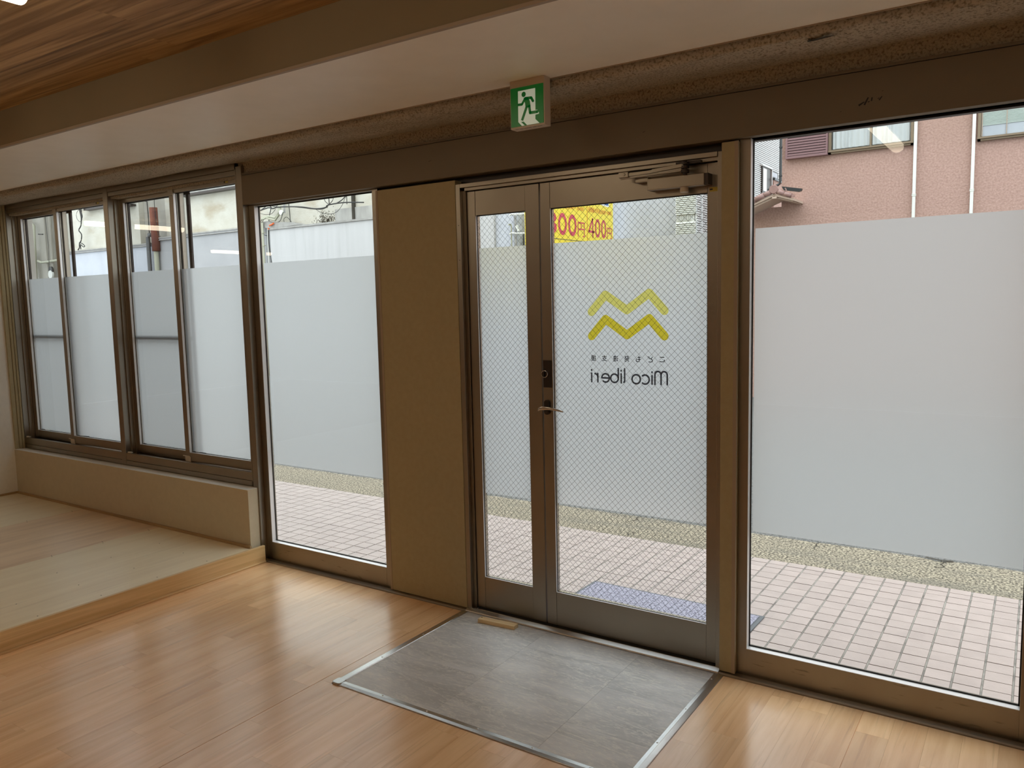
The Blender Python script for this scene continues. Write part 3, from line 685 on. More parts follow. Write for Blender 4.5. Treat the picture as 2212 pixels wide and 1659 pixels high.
MB().box(-1.20, -1.10, 2.955, 2.975, 2.012, 2.022).build('closer_shoe', M['dark_metal'], door)
B(-1.0805, -1.047, 2.9993, 3.0002, 1.9045, 1.9205).build('caution_sticker', M['caution'], LR)
B(-1.0795, -1.068, 2.9989, 2.9994, 1.910, 1.916).build('sticker_print', M['black'], LR)
for hx, hz in ((-2.276, 1.86), (-2.276, 1.70)):
    MB().cyl((hx, 2.9722, hz), (0, -1, 0), 0.0022, 0.0006, 10).build('screw_hole', M['black'], door)

# ================================================================== raised platform at the left
pf = empty('raised_platform', (-5.2, 1.4, 0), 'low raised plywood platform with a varnished wooden edge, under the sliding windows', 'platform')
B(-6.63, -3.785, -1.2, 2.880, 0.0, 0.0855).build('platform_body', M['ply_pale'], pf)
B(-6.629, -5.6545, -1.2, 2.879, 0.086, 0.097).build('plywood_panel', M['ply_pale'], pf, bevel=0.0008)
B(-5.653, -4.7125, -1.2, 2.879, 0.086, 0.0968).build('plywood_panel', M['ply_pink'], pf, bevel=0.0008, label='reddish plywood panel')
B(-4.711, -3.787, -1.2, 2.879, 0.086, 0.097).build('plywood_panel', M['ply_pale'], pf, bevel=0.0008)
B(-3.786, -3.767, -1.2, 2.950, 0.002, 0.1015).build('edge_board', M['trim_wood'], pf, bevel=0.002, label='varnished wooden edge board')
B(-3.767, -3.7595, -1.2, 2.949, 0.0, 0.0115).build('quarter_round', M['trim_wood'], pf, bevel=0.003)
ps = MB(); ps.cyl((0, 0, 0), (0, 0, 1), 0.0030, 0.0006, 8)
ps_me = D.meshes.new('screw'); ps_me.from_pydata(ps.v, [], ps.f); ps_me.materials.append(M['crack'])
sp_ = []
for sxm in (-4.712, -5.654):
    for k in range(14): sp_ += [(sxm-0.013, 2.80-0.30*k*0.5), (sxm+0.013, 2.79-0.30*k*0.5)] if k % 2 == 0 else []
for k in range(6):
    sp_ += [(-4.38, 2.66-0.30*k), (-4.08, 2.62-0.30*k), (-3.83, 2.60-0.30*k)]
for (x, y) in sp_:
    o = D.objects.new('screw', ps_me); o.location = (x, y, 0.0969); C.objects.link(o); attach(o, pf)
tag(B(-6.618, -3.800, 2.868, 2.8805, 0.0972, 0.113).build('baseboard_front', M['strip_wood'], bevel=0.001), 'thin wooden strip along the foot of the low white wall', 'baseboard', kind='structure')
tag(B(-6.6295, -6.619, 2.58, 2.880, 0.0972, 0.113).build('baseboard_left', M['strip_wood'], bevel=0.001), 'thin wooden strip along the foot of the left wall', 'baseboard', kind='structure')

# ================================================================== small things inside
blk = B(-0.0985, 0.0985, -0.0185, 0.0185, 0.0, 0.0175).build('wood_block', M['block_wood'], bevel=0.0012)
blk.location = (-2.0560, 2.8960, 0.0031); blk.rotation_euler = (0, 0, math.radians(4.6))
tag(blk, 'small light wooden offcut block lying on the grey tiles by the door sill', 'wood block')
MB().cyl((-0.090, 0.006, 0.0175), (0, 0, 1), 0.0035, 0.0004, 12).build('knot', M['crack'], blk).matrix_parent_inverse = Matrix.Identity(4)

ex = empty('exit_sign', (-1.675, 2.66, 2.168), 'green running-person exit sign box hanging under the pale soffit', 'sign')
B(-1.752, -1.5965, 2.6395, 2.6835, 2.168, 2.349).build('housing', M['sign_body'], ex, bevel=0.0012)
PX0, PXW, PZ0, PZH = -1.7480, 0.1475, 2.1755, 0.1455
B(PX0, PX0+PXW, 2.6372, 2.6400, PZ0, PZ0+PZH).build('green_panel', M['sign_green'], ex)
def pp(y): return lambda u, v, k: (PX0+u*PXW, y, PZ0+v*PZH)
def build2(poly_list, y, mat, nm, lbl=None):
    b = flat(poly_list, pp(y)); b.build(nm, M[mat], ex, label=lbl)
build2([[(0.234, 0.905), (0.766, 0.908), (0.762, 0.351), (0.755, 0.121), (0.88, 0.0), (0.336, 0.0), (0.227, 0.114)],
        [(0.75, 0.346), (0.812, 0.352), (0.850, 0.315), (0.872, 0.247), (0.84, 0.236), (0.75, 0.228)]], 2.6369, 'sign_white', 'doorway_print', 'white doorway shape')
man = [[(0.411+0.066*math.cos(a/24*6.2832), 0.80+0.068*math.sin(a/24*6.2832)) for a in range(24)]]
man += stroke([(0.461, 0.690), (0.640, 0.680), (0.692, 0.590)], 0.072, n=14)
man += stroke([(0.455, 0.690), (0.352, 0.552), (0.236, 0.556)], 0.066, n=14)
man += [[(0.405, 0.712), (0.539, 0.714), (0.600, 0.60), (0.617, 0.467), (0.60, 0.44), (0.461, 0.451), (0.45, 0.56)]]
man += stroke([(0.575, 0.474), (0.600, 0.300), (0.820, 0.298)], 0.076, n=14)
man += stroke([(0.500, 0.475), (0.345, 0.140)], 0.076, cap=False)
man += [[(0.315, 0.106), (0.395, 0.106), (0.500, 0.0), (0.425, 0.0)]]
build2(man, 2.6366, 'sign_green', 'running_figure', 'green running figure')
for i in range(6):
    B(-1.735+0.02*i, -1.723+0.02*i+0.004*(i % 3), 2.648, 2.6505, 2.1674, 2.1679).build('print_mark', M['dark_metal'], ex)

# ceiling lamps
def make_lamp(x, y0, first=False):
    t = empty('ceiling_lamp', (x, y0+0.6, 2.527), '', 'lamp', 'slim strip lamps under the wood ceiling')
    B(x-0.045, x+0.045, y0, y0+1.2, 2.490, 2.527).build('lamp_base', M['lamp_body'], t, bevel=0.002)
    pr = [(x+0.040*math.cos(math.radians(a)), 2.468+0.030*math.sin(math.radians(a))) for a in range(180, 361, 20)]+[(x+0.040, 2.490), (x-0.040, 2.490)]
    MB().prism(pr, y0+0.004, y0+1.196, 'y').build('diffuser', M['lamp_glow'], t, bevel=0.006)
    return t
lamps = [(-2.63, 0.085, 'lit white strip lamp at the top left corner of the view'), (-0.85, 0.085, 'lit strip lamp reflected in the large right pane'),
         (-4.42, 0.085, 'lit strip lamp over the raised platform'), (-8.78, 0.085, 'lit strip lamp in the adjoining room'),
         (-6.2, -1.9, 'added strip lamp, out of view, brightening the platform side'),  # added unseen lamp, lifts the light on the left side
         (-11.7, -3.6, 'lit strip lamp in the far corner of the adjoining room'), (-3.0, -3.6, 'lit strip lamp near the rear wall')]
for x, y, lb_ in lamps: make_lamp(x, y)['label'] = lb_

# ================================================================== STREET
pv = empty('tiled_pavement', (-2.5, 3.8, 0), 'pinkish beige tiled forecourt just outside the glass front', 'pavement', kind='structure')
B(-14, 4, 2.95, 4.456, -0.12, -0.0045).build('grout', M['grout'], pv)
tb = MB()
tb.prism([(0, 0), (1, 0), (1, 0.75), (0.985, 1), (0.015, 1), (0, 0.75)], 0, 1, 'y')
pav_me = D.meshes.new('tile'); pav_me.from_pydata(tb.v, [], tb.f); pav_me.materials.append(M['paver'])
_bm = bmesh.new(); _bm.from_mesh(pav_me); bmesh.ops.recalc_face_normals(_bm, faces=_bm.faces); _bm.to_mesh(pav_me); _bm.free()
rows = [4.455, 4.389, 4.326]+[4.239-0.0886*k for k in range(0, 14)]
rest = MB(); cnt = 0
rt2 = random.Random(5)
for ci in range(-13, 104):
    xr_ = -0.036-0.1*ci-0.004; xl_ = xr_-0.092
    for j, (a, b_) in enumerate(zip(rows[:-1], rows[1:])):
        if b_ < 3.06: continue
        dz = rt2.uniform(-0.0006, 0.0006)
        if -1 <= ci <= 18:
            inst('tile', pav_me, pv, xl_, xr_, b_+0.0022, a-0.0022, -0.0035, dz); cnt += 1
        else:
            rest.box(xl_, xr_, b_+0.0022, a-0.0022, -0.0045, dz)
js = MB()
for ci in range(-13, 104): js.box(-0.036-0.1*ci-0.0032, -0.036-0.1*ci+0.0032, 3.06, 4.456, -0.0044, -0.0014)
js.build('joint_mortar', M['mortar'], pv, kind='stuff')
rest.build('far_tile', M['paver'], pv, kind='stuff')
cb = MB(); N = 260
rc = random.Random(11)
ph = [rc.uniform(0, 6.28) for _ in range(6)]
def edge(x): return 4.930+0.006*math.sin(3.1*x+ph[0])+0.004*math.sin(9.7*x+ph[1])+0.003*math.sin(23*x+ph[2])-(0.035*math.exp(-((x+0.42)/0.035)**2))-(0.012*math.exp(-((x+0.50)/0.06)**2))
for i in range(N+1):
    x = -14+18*i/N if False else -14+18*(i/N)
    cb.v += [(x, 4.456, -0.10), (x, 4.456, -0.001), (x, 4.60, 0.001), (x, 4.80, 0.000), (x, edge(x), -0.004), (x, edge(x)+0.004, -0.10)]
for i in range(N):
    for j in range(5): cb.f.append((i*6+j, i*6+j+1, (i+1)*6+j+1, (i+1)*6+j))
curb = cb.build('concrete_curb', M['curb']); tag(curb, 'weathered concrete gutter strip between the tiles and the road', 'curb', kind='structure')
def crack(path, wd):
    b = MB()
    for (x0, y0), (x1, y1) in zip(path[:-1], path[1:]):
        d = Vector((x1-x0, y1-y0)); q = Vector((-d.y, d.x)).normalized()*wd/2
        b.add([(x0+q.x, y0+q.y, 0.0016), (x0-q.x, y0-q.y, 0.0016), (x1-q.x, y1-q.y, 0.0016), (x1+q.x, y1+q.y, 0.0016)], [(0, 1, 2, 3)])
    o = b.build('crack', M['crack'], curb); return o
crack([(-1.07, 4.925), (-1.085, 4.88), (-1.07, 4.84), (-1.08, 4.80), (-1.065, 4.76)], 0.005)
crack([(-0.50, 4.928), (-0.42, 4.905), (-0.36, 4.925)], 0.022)
crack([(-0.42, 4.90), (-0.40, 4.87), (-0.415, 4.84), (-0.39, 4.80), (-0.41, 4.77), (-0.44, 4.78)], 0.006)
crack([(-2.25, 4.925), (-2.27, 4.88), (-2.24, 4.84), (-2.27, 4.79), (-2.285, 4.74)], 0.006)
crack([(-2.13, 4.56), (-2.16, 4.52), (-2.14, 4.47)], 0.006)
tag(B(-40, 14, 4.90, 20, -0.14, -0.030).build('street', M['asphalt']), 'grey asphalt street beyond the concrete gutter strip', 'street', kind='structure')

om = empty('door_mat', (-1.49, 3.33, 0), 'speckled purple-grey outdoor door mat with rubber edge on the pavement tiles', 'mat')
B(-0.455, 0.455, -0.295, 0.295, 0.0008, 0.006).build('rubber_edge', M['mat_edge'], None, bevel=0.002)
re_ = D.objects['rubber_edge']; re_.parent = om
pile = MB().box(-0.436, 0.436, -0.276, 0.276, 0.0062, 0.0105).build('carpet_pile', M['mat_carpet'], None, bevel=0.002); pile.parent = om
om.rotation_euler = (0, 0, math.radians(-1.6))

# ------------------------------------------------------------------ pink house opposite
Y0 = 12.0
ph_ = empty('pink_house', (0, Y0, 0), 'pink stucco house across the street with two upper windows and white downpipes', 'building')
B(-3.235, 9.0, Y0, 14.6, -0.03, 7.0).build('wall', M['pink_stucco'], ph_)
B(-3.78, -3.235, Y0, 14.0, -0.03, 2.80).build('wing_wall', M['pink_stucco'], ph_)
def far_window(xa, xb, zb, zt, mull, kind_, parent, frame='bronze'):
    f = MB(); w_ = 0.035; y = Y0-0.055
    f.box(xa, xb, y, Y0+0.01, zb, zb+0.022).box(xa+0.0, xb, y-0.02, Y0+0.01, zb+0.024, zb+0.048)
    f.box(xa, xa+w_, y, Y0+0.01, zb, zt).box(xb-w_, xb, y, Y0+0.01, zb, zt).box(xa, xb, y, Y0+0.01, zt-w_, zt)
    wn = f.build('window', M[frame], parent)
    if mull: B(mull-0.012, mull+0.012, y+0.015, Y0, zb+0.03, zt).build('stile', M['bronze'], wn)
    B(xa+w_, xb-w_, y+0.012, y+0.018, zb+0.045, zt-w_).build('pane', M['glass_far'], wn)
    MB().add([(xa, Y0-0.001, zb+0.02), (xb, Y0-0.001, zb+0.02), (xb, Y0-0.001, zt), (xa, Y0-0.001, zt)], [(0, 1, 2, 3)]).build('room_behind', M['dark_room'], wn)
    return wn
w1 = far_window(-2.585, -1.510, 3.463, 4.45, -2.040, 0, ph_)
def drape(xa, xb, z0, z1, y, per, amp, skew):
    b = MB(); nx = int((xb-xa)/per*8); nz = 6
    for j in range(nz+1):
        for i in range(nx+1):
            t = i/nx; zz = z0+(z1-z0)*j/nz
            x = xa+(xb-xa)*t+skew*(1-j/nz)*math.sin(t*9)
            b.v.append((x, y+amp*math.sin(t*(xb-xa)/per*6.283+0.7*math.sin(t*13)), zz))
    for j in range(nz):
        for i in range(nx): b.f.append((j*(nx+1)+i, j*(nx+1)+i+1, (j+1)*(nx+1)+i+1, (j+1)*(nx+1)+i))
    return b
drape(-2.53, -2.06, 3.53, 4.40, Y0-0.020, 0.060, 0.010, 0.02).build('curtain', M['curtain'], w1)
drape(-2.02, -1.56, 3.53, 4.40, Y0-0.020, 0.075, 0.010, 0.02).build('curtain', M['curtain'], w1)
w2 = far_window(-0.775, 0.45, 3.412, 4.45, 0, 0, ph_)
bl = MB()
for k in range(46): bl.box(-0.73, 0.40, Y0-0.030, Y0-0.022, 3.60+0.0165*k, 3.60+0.0165*k+0.0125)
bl.build('bamboo_blind', M['blind'], w2, kind='stuff')
B(-0.73, 0.40, Y0-0.020, Y0-0.012, 3.46, 3.62).build('sill_cloth', M['pale_render'], w2)
B(-0.466, -0.456, Y0-0.036, Y0-0.026, 3.47, 4.40).build('blind_cord', M['eave'], w2)
B(-0.735, -0.722, Y0-0.036, Y0-0.026, 3.47, 4.40).build('blind_cord', M['eave'], w2)
shb = MB().box(-3.163, -2.590, Y0-0.10, Y0+0.01, 3.458, 3.490).box(-3.163, -3.135, Y0-0.10, Y0+0.01, 3.490, 4.5).box(-2.610, -2.590, Y0-0.10, Y0+0.01, 3.490, 4.5).box(-3.140, -2.60, Y0-0.05, Y0+0.01, 3.49, 4.5).build('shutter_box', M['shutter'], ph_)
for k in range(27):
    z = 3.497+0.0365*k
    MB().prism([(Y0-0.096, z), (Y0-0.096, z+0.026), (Y0-0.055, z+0.033), (Y0-0.055, z+0.007)], -3.135, -2.610, 'x').build('slat', M['shutter'], shb)
for xp in (-1.4865, -0.815):
    d_ = MB().box(xp-0.019, xp+0.019, Y0-0.07, Y0-0.03, -0.02, 6.8).build('downpipe', M['pvc_white'], ph_, bevel=0.004)
    B(xp-0.024, xp+0.024, Y0-0.075, Y0-0.02, 2.790, 2.806).build('pipe_collar', M['pvc_white'], d_)
    B(xp-0.024, xp+0.024, Y0-0.075, Y0-0.02, 2.812, 2.820).build('pipe_collar', M['pvc_white'], d_)
# black corner pipe and little gabled roof
MB().tube([(-3.228, 11.90, 6.5), (-3.228, 11.90, 3.16), (-3.236, 11.89, 3.12), (-3.262, 11.88, 3.10), (-3.345, 11.84, 3.065), (-3.375, 11.82, 3.04), (-3.382, 11.82, 2.98)], 0.0185, 10).build('downpipe', M['pvc_black'], ph_, smooth=True, label='thin black corner downpipe')
for z in (3.22, 3.62): MB().cyl((-3.228, 11.90, z), (0, 0, 1), 0.024, 0.02, 12).build('pipe_collar', M['pvc_black'], ph_)
rf = MB()
rf.prism([(-3.205, 2.935), (-2.930, 2.848), (-2.930, 2.815), (-3.205, 2.905)], 11.50, 12.0, 'y').prism([(-3.205, 2.935), (-3.205, 2.905), (-3.75, 2.70), (-3.75, 2.735)], 11.50, 12.0, 'y')
ga = rf.build('gable_roof', M['eave'], ph_)
rf = MB()
rf.prism([(-3.205, 2.904), (-2.955, 2.821), (-2.955, 2.806), (-3.205, 2.878)], 11.53, 12.0, 'y').prism([(-3.205, 2.904), (-3.205, 2.878), (-3.74, 2.675), (-3.74, 2.70)], 11.53, 12.0, 'y')
rf.build('eave_board', M['eave'], ga)
def rtile(xa, za, xb, zb_, r):
    MB().tube([(xa, 11.50, za), ((xa+xb)/2, 11.50, (za+zb_)/2), (xb, 11.50, zb_)], r, 12).build('roof_tile', M['roof_tile'], ga, smooth=True)
rtile(-3.24, 2.965, -3.355, 2.922, 0.036); rtile(-3.345, 2.930, -3.47, 2.872, 0.040); rtile(-3.46, 2.882, -3.60, 2.815, 0.040); rtile(-3.59, 2.822, -3.74, 2.755, 0.040)
rtile(-3.165, 2.965, -3.065, 2.925, 0.036); rtile(-3.075, 2.925, -2.965, 2.888, 0.034)
MB().cyl((-3.205, 11.48, 2.993), (0, -1, 0), 0.066, 0.02, 28, 0.058).cyl((-3.205, 11.52, 2.993), (0, -1, 0), 0.055, 0.04, 28).build('ridge_end_tile', M['roof_tile'], ga, bevel=0.004)
MB().tube(([(-3.065+0.03*math.cos(a), 11.495, 2.945+0.055*math.sin(a)) for a in [i*0.35-1.2 for i in range(8)]]), 0.008, 8).build('roof_tile', M['roof_tile'], ga)
MB().prism([(-3.13, 3.040), (-2.855, 2.984), (-2.862, 2.955), (-2.90, 2.945), (-3.10, 2.985)], 11.60, 11.66, 'y').build('gutter', M['pvc_black'], ph_)
B(-3.225, -3.165, 11.47, 11.55, 2.865, 2.892).build('ridge_block', M['eave'], ga)
MB().cyl((-2.935, 11.48, 2.880), (0, -1, 0), 0.022, 0.02, 16).build('eave_end_tile', M['roof_tile'], ga)

# ------------------------------------------------------------------ siding house, seen between the doors and the pink house
sh = empty('siding_house', (-6, 14, 0), 'pale siding-clad house left of the pink house, seen above the frosted bands', 'building')
B(-4.87, -4.56, Y0+0.02, 19, -0.03, 7).build('wall', M['siding'], sh)
sd = MB()
for k in range(80):
    z = 2.2+0.029*k
    if 2.70 <= z+0.01 <= 2.80: continue
    sd.prism([(Y0-0.022, z), (Y0+0.002, z+0.027), (Y0+0.03, z+0.027), (Y0+0.03, z)], -4.87, -4.545, 'x')
for k in range(9): sd.box(-4.855+0.028*k, -4.840+0.028*k, Y0+0.0, Y0+0.02, 2.715, 2.795)
sd.build('front_siding', M['siding'], sh, kind='stuff')
sd = MB()
for k in range(110):
    z = 2.2+0.036*k
    sd.prism([(-4.518, z), (-4.540, z+0.034), (-4.57, z+0.034), (-4.57, z)], Y0+0.02, 19.0, 'y')
sd.build('side_siding', M['siding_w'], sh, kind='stuff')
B(-4.55, -4.515, Y0+0.20, Y0+0.235, 2.0, 6.0).build('corner_post', M['siding_w'], sh)
wn = MB().box(-4.53, -4.50, 15.36, 15.92, 3.36, 3.955).build('window', M['dark_metal'], sh)
B(-4.505, -4.495, 15.40, 15.62, 3.50, 3.92).build('pane', M['board_white'], wn)
wn = MB().box(-4.53, -4.50, 15.98, 16.42, 3.79, 3.945).build('window', M['dark_metal'], sh)
B(-4.505, -4.495, 16.02, 16.34, 3.83, 3.92).build('pane', M['pale_render'], wn)
B(-4.53, -4.48, 15.30, 15.96, 3.955, 3.985).build('window_head', M['siding_w'], sh)
B(-4.53, -4.48, 15.93, 15.97, 3.30, 3.96).build('window_jamb', M['siding_w'], sh)
B(-4.53, -4.46, 15.98, 17.2, 3.2, 3.755).build('lean_to', M['pink_stucco'], sh)
B(-4.53, -4.44, 15.98, 17.2, 3.755, 3.80).build('lean_to_roof', M['pvc_black'], sh)

# white blank wall house behind the parking board
tag(B(-7.69, -4.872, Y0+0.35, 19, -0.03, 7).build('white_wall_house', M['pale_render']), 'plain pale wall behind the yellow parking board', 'building')

# ------------------------------------------------------------------ parking price board
bd = empty('parking_board', (-6.0, 10.8, 0), 'yellow parking price board with red numbers, seen through the wide door leaf', 'sign')
B(-6.04, -6.0, 9.40, 12.055, 1.95, 3.55).build('board', M['board_yellow'], bd)
B(-6.12, -6.04, 9.7, 9.78, -0.03, 3.5).build('board_post', M['pvc_grey'], bd)
B(-6.12, -6.04, 11.6, 11.68, -0.03, 3.5).build('board_post', M['pvc_grey'], bd)
def glyph(ch, ya, yb_, za, zb_, mat, nm='lettering'):
    vs, fs = text_mesh(ch)
    MB().add([(-5.9965, ya+u*(yb_-ya), za+v*(zb_-za)) for u, v in vs], fs).build(nm, M[mat], bd)
glyph('3', 9.90, 10.204, 2.476, 2.806, 'board_red'); 
def zero(ya, yb_, za, zb_, wd):
    c1, c2, ra, rb2 = (ya+yb_)/2, (za+zb_)/2, (yb_-ya)/2-wd*0.42, (zb_-za)/2-wd*0.62
    outer = [(c1+(yb_-ya)/2*math.cos(a/28*6.2832), c2+(zb_-za)/2*math.sin(a/28*6.2832)) for a in range(28)]
    inner = [(c1+((yb_-ya)/2-wd)*math.cos(a/28*6.2832), c2+((zb_-za)/2-wd*1.15)*math.sin(a/28*6.2832)) for a in range(28)]
    b = MB(); b.add([(-5.9965, *p) for p in outer+inner], [(i, (i+1) % 28, 28+(i+1) % 28, 28+i) for i in range(28)])
    b.build('lettering', M['board_red'], bd)
zero(10.248, 10.502, 2.478, 2.805, 0.052); zero(10.547, 10.801, 2.478, 2.806, 0.052)
glyph('円', 10.842, 11.063, 2.480, 2.707, 'board_red')
b4 = flat(stroke([(11.335, 2.50), (11.330, 2.785), (11.20, 2.585), (11.375, 2.580)], 0.034, n=8), lambda u, v, k: (-5.9965, u, v)); b4.build('lettering', M['board_red'], bd)
zero(11.410, 11.589, 2.500, 2.795, 0.038); zero(11.624, 11.797, 2.500, 2.795, 0.038)
glyph('円', 11.831, 11.996, 2.500, 2.682, 'board_red')
glyph('昼間最大料金(8:00〜20:00)', 9.95, 11.048, 2.865, 2.950, 'board_orange')
glyph('夜間最大料金(20:00〜8:00)', 11.188, 11.990, 2.872, 2.962, 'board_orange')
B(-6.0, -5.9965, 11.149, 11.156, 2.42, 3.5).build('dividing_line', M['board_orange'], bd)
B(-6.0, -5.9965, 9.42, 11.30, 2.412, 2.420).build('dividing_line', M['pvc_grey'], bd)
glyph('24時間', 10.14, 10.50, 2.24, 2.345, 'black')
MB().add([(-5.998, 11.42, 3.070), (-5.998, 11.62, 3.03), (-5.998, 11.86, 3.012), (-5.998, 11.91, 3.03), (-5.998, 11.92, 3.45), (-5.998, 11.42, 3.45)], [(0, 1, 2, 3, 4, 5)]).build('blue_print', M['board_white'], bd)
MB().add([(-5.9965, 11.46, 3.095), (-5.9965, 11.62, 3.06), (-5.9965, 11.84, 3.035), (-5.9965, 11.885, 3.045), (-5.9965, 11.89, 3.43), (-5.9965, 11.46, 3.43)], [(0, 1, 2, 3, 4, 5)]).build('blue_print', M['board_blue'], bd)

# ------------------------------------------------------------------ pipe corner seen through the narrow door leaf
pc = empty('corner_building', (-8.4, Y0, 0), 'white and bluish rendered building corner with ivory pipes, seen through the narrow door leaf', 'building')
B(-9.3, -8.345, Y0-0.05, 19, -0.03, 6.5).build('wall', M['white_render'], pc)
B(-8.345, -7.86, Y0, 19, -0.03, 6.5).build('wall', M['pale_render'], pc, label='rough bluish side wall')
B(-7.86, -7.70, Y0+0.15, 19, -0.03, 6.5).build('wall', M['patch'], pc, label='stained grey back wall')
MB().tube([(-7.935, Y0-0.10, 2.0), (-7.935, Y0-0.10, 2.87), (-7.955, Y0-0.12, 2.89)], 0.012, 8).build('pipe', M['pvc_ivory'], pc)
MB().cyl((-7.975, Y0-0.10, 2.865), (0, 0, 1), 0.030, 0.02, 12, 0.022).build('pipe_cap', M['pvc_ivory'], pc)
MB().tube([(-7.875, Y0-0.06, 2.0), (-7.875, Y0-0.06, 3.03)], 0.027, 10).build('pipe', M['grey_render'], pc)
MB().tube([(-7.935, Y0-0.14, 3.030), (-7.90, Y0-0.14, 3.050), (-7.78, Y0-0.14, 3.038), (-7.6, Y0-0.14, 3.035)], 0.016, 8).build('pipe', M['pvc_white'], pc)
MB().tube([(-7.950, Y0-0.14, 2.705), (-7.90, Y0-0.14, 2.722), (-7.78, Y0-0.14, 2.706), (-7.6, Y0-0.14, 2.70)], 0.014, 8).build('pipe', M['pvc_white'], pc)
MB().prism([(-7.85, 2.84), (-7.82, 2.86), (-7.775, 2.76), (-7.80, 2.745)], Y0-0.10, Y0-0.06, 'y').build('bracket', M['pvc_white'], pc)
MB().tube([(-7.81, Y0+0.10, 2.0), (-7.81, Y0+0.10, 2.70)], 0.010, 8).build('pipe', M['pvc_black'], pc)

# ------------------------------------------------------------------ stained cream building (behind the tall fixed pane)
cbd = empty('stained_building', (-13, Y0, 0), 'stained cream building with a white lower wall and tangled cables, behind the tall fixed pane', 'building')
B(-14.95, -9.32, Y0, 19, -0.03, 6.5).build('upper_wall', M['cream_stucco'], cbd)
B(-14.28, -9.32, Y0-0.22, Y0, -0.03, 3.200).build('lower_wall', M['white_render'], cbd)
B(-14.30, -9.32, Y0-0.25, Y0, 3.202, 3.240).build('ledge', M['ledge'], cbd)
B(-14.95, -14.30, Y0-0.14, Y0, -0.03, 3.385).build('grey_pilaster', M['grey_render'], cbd)
MB().prism([(-14.93, 3.385), (-14.30, 3.40), (-14.15, 3.345), (-13.9, 3.35), (-13.55, 3.325), (-13.25, 3.25), (-14.30, 3.24), (-14.93, 3.37)], Y0-0.24, Y0, 'y').build('mortar_heap', M['ledge'], cbd)
B(-12.42, -9.32, Y0-0.03, Y0, 3.24, 3.515).build('grey_patch', M['patch'], cbd)
B(-11.90, -11.84, Y0-0.06, Y0, 3.25, 3.80).build('stain_strip', M['crack'], cbd)
sp2 = MB(); rm = random.Random(4)
for _ in range(420):
    a = rm.gauss(-12.72, 0.15); z = 3.255+abs(rm.gauss(0, 0.11)); s = rm.uniform(0.004, 0.011)
    if a > -12.44: continue
    sp2.add([(a-s, Y0-0.002, z-s*0.7), (a+s, Y0-0.002, z-s), (a+s*0.8, Y0-0.002, z+s), (a-s*0.9, Y0-0.002, z+s*0.8)], [(0, 1, 2, 3)])
sp2.build('mould_speckle', M['mold'], cbd, kind='stuff')
for dx in (0.0, 0.055):
    MB().tube([(-14.50+dx, Y0-0.28, -0.02), (-14.50+dx, Y0-0.28, 3.36), (-14.46+dx, Y0-0.28, 3.45), (-14.38+dx, Y0-0.26, 3.495-dx*0.3), (-14.20, Y0-0.26, 3.490-dx), (-14.06, Y0-0.24, 3.455-dx), (-14.00+dx*0.7, Y0-0.22, 3.50), (-13.965+dx*0.7, Y0-0.20, 3.58), (-13.955+dx*0.7, Y0-0.20, 5.0)], 0.024, 8).build('conduit', M['pvc_ivory'], cbd, smooth=True)
for z in (2.86, 3.14): B(-14.56, -14.40, Y0-0.31, Y0-0.24, z, z+0.02).build('conduit_band', M['pvc_ivory'], cbd)
MB().tube([(-13.88, Y0-0.12, 3.55), (-13.88, Y0-0.12, 3.60), (-13.87, Y0-0.10, 4.4)], 0.018, 8).build('conduit', M['grey_render'], cbd)
MB().cyl((-13.885, Y0-0.20, 3.555), (0, -1, 0), 0.062, 0.03, 18, 0.05).build('junction_box', M['pvc_white'], cbd)
def cable(pts, r, parent, nm='cable', mat='cable'):
    P = [Vector((x, Y0-0.22, z)) for x, z in pts]; out = []
    for i in range(len(P)-1):
        p0, p1, p2, p3 = P[max(i-1, 0)], P[i], P[i+1], P[min(i+2, len(P)-1)]
        for k in range(5):
            t = k/5; out.append(0.5*((2*p1)+(-p0+p2)*t+(2*p0-5*p1+4*p2-p3)*t*t+(-p0+3*p1-3*p2+p3)*t**3))
    out.append(P[-1]); return MB().tube(out, r, 6).build(nm, M[mat], parent)
cable([(-15.2, 3.56), (-14.85, 3.615), (-14.62, 3.645), (-14.29, 3.690), (-14.15, 3.66), (-13.98, 3.675), (-13.6, 3.655), (-13.2, 3.615), (-12.79, 3.545), (-12.5, 3.545), (-12.40, 3.59), (-11.95, 3.60), (-11.40, 3.555)], 0.014, cbd)
cable([(-14.62, 3.63), (-14.4, 3.71), (-14.25, 3.75), (-14.05, 3.69), (-13.7, 3.67), (-13.2, 3.60), (-12.9, 3.55), (-12.6, 3.52), (-12.42, 3.56)], 0.008, cbd)
cable([(-12.40, 3.60), (-12.2, 3.60), (-12.0, 3.66), (-11.86, 3.76), (-11.75, 3.85), (-11.5, 3.90)], 0.010, cbd)
cable([(-12.78, 3.53), (-12.6, 3.44), (-12.35, 3.40), (-12.15, 3.44), (-12.0, 3.56), (-11.9, 3.70), (-11.7, 3.86)], 0.005, cbd)
cable([(-12.39, 3.60), (-12.50, 3.68), (-12.52, 3.80), (-12.50, 4.1)], 0.007, cbd); cable([(-12.38, 3.60), (-12.27, 3.68), (-12.26, 3.80), (-12.28, 4.1)], 0.007, cbd)
cable([(-12.38, 3.60), (-12.385, 4.2)], 0.010, cbd); cable([(-11.87, 3.56), (-11.855, 4.2)], 0.008, cbd)
cable([(-13.595, 3.25), (-13.60, 3.5), (-13.62, 3.80), (-13.63, 4.3)], 0.009, cbd)
cable([(-13.60, 3.27), (-13.50, 3.25), (-13.56, 3.33), (-13.70, 3.44), (-13.80, 3.40), (-13.76, 3.30), (-13.64, 3.26)], 0.006, cbd)
cable([(-14.31, 3.20), (-14.30, 3.34), (-14.27, 3.5), (-14.20, 3.68), (-14.18, 3.9)], 0.009, cbd)
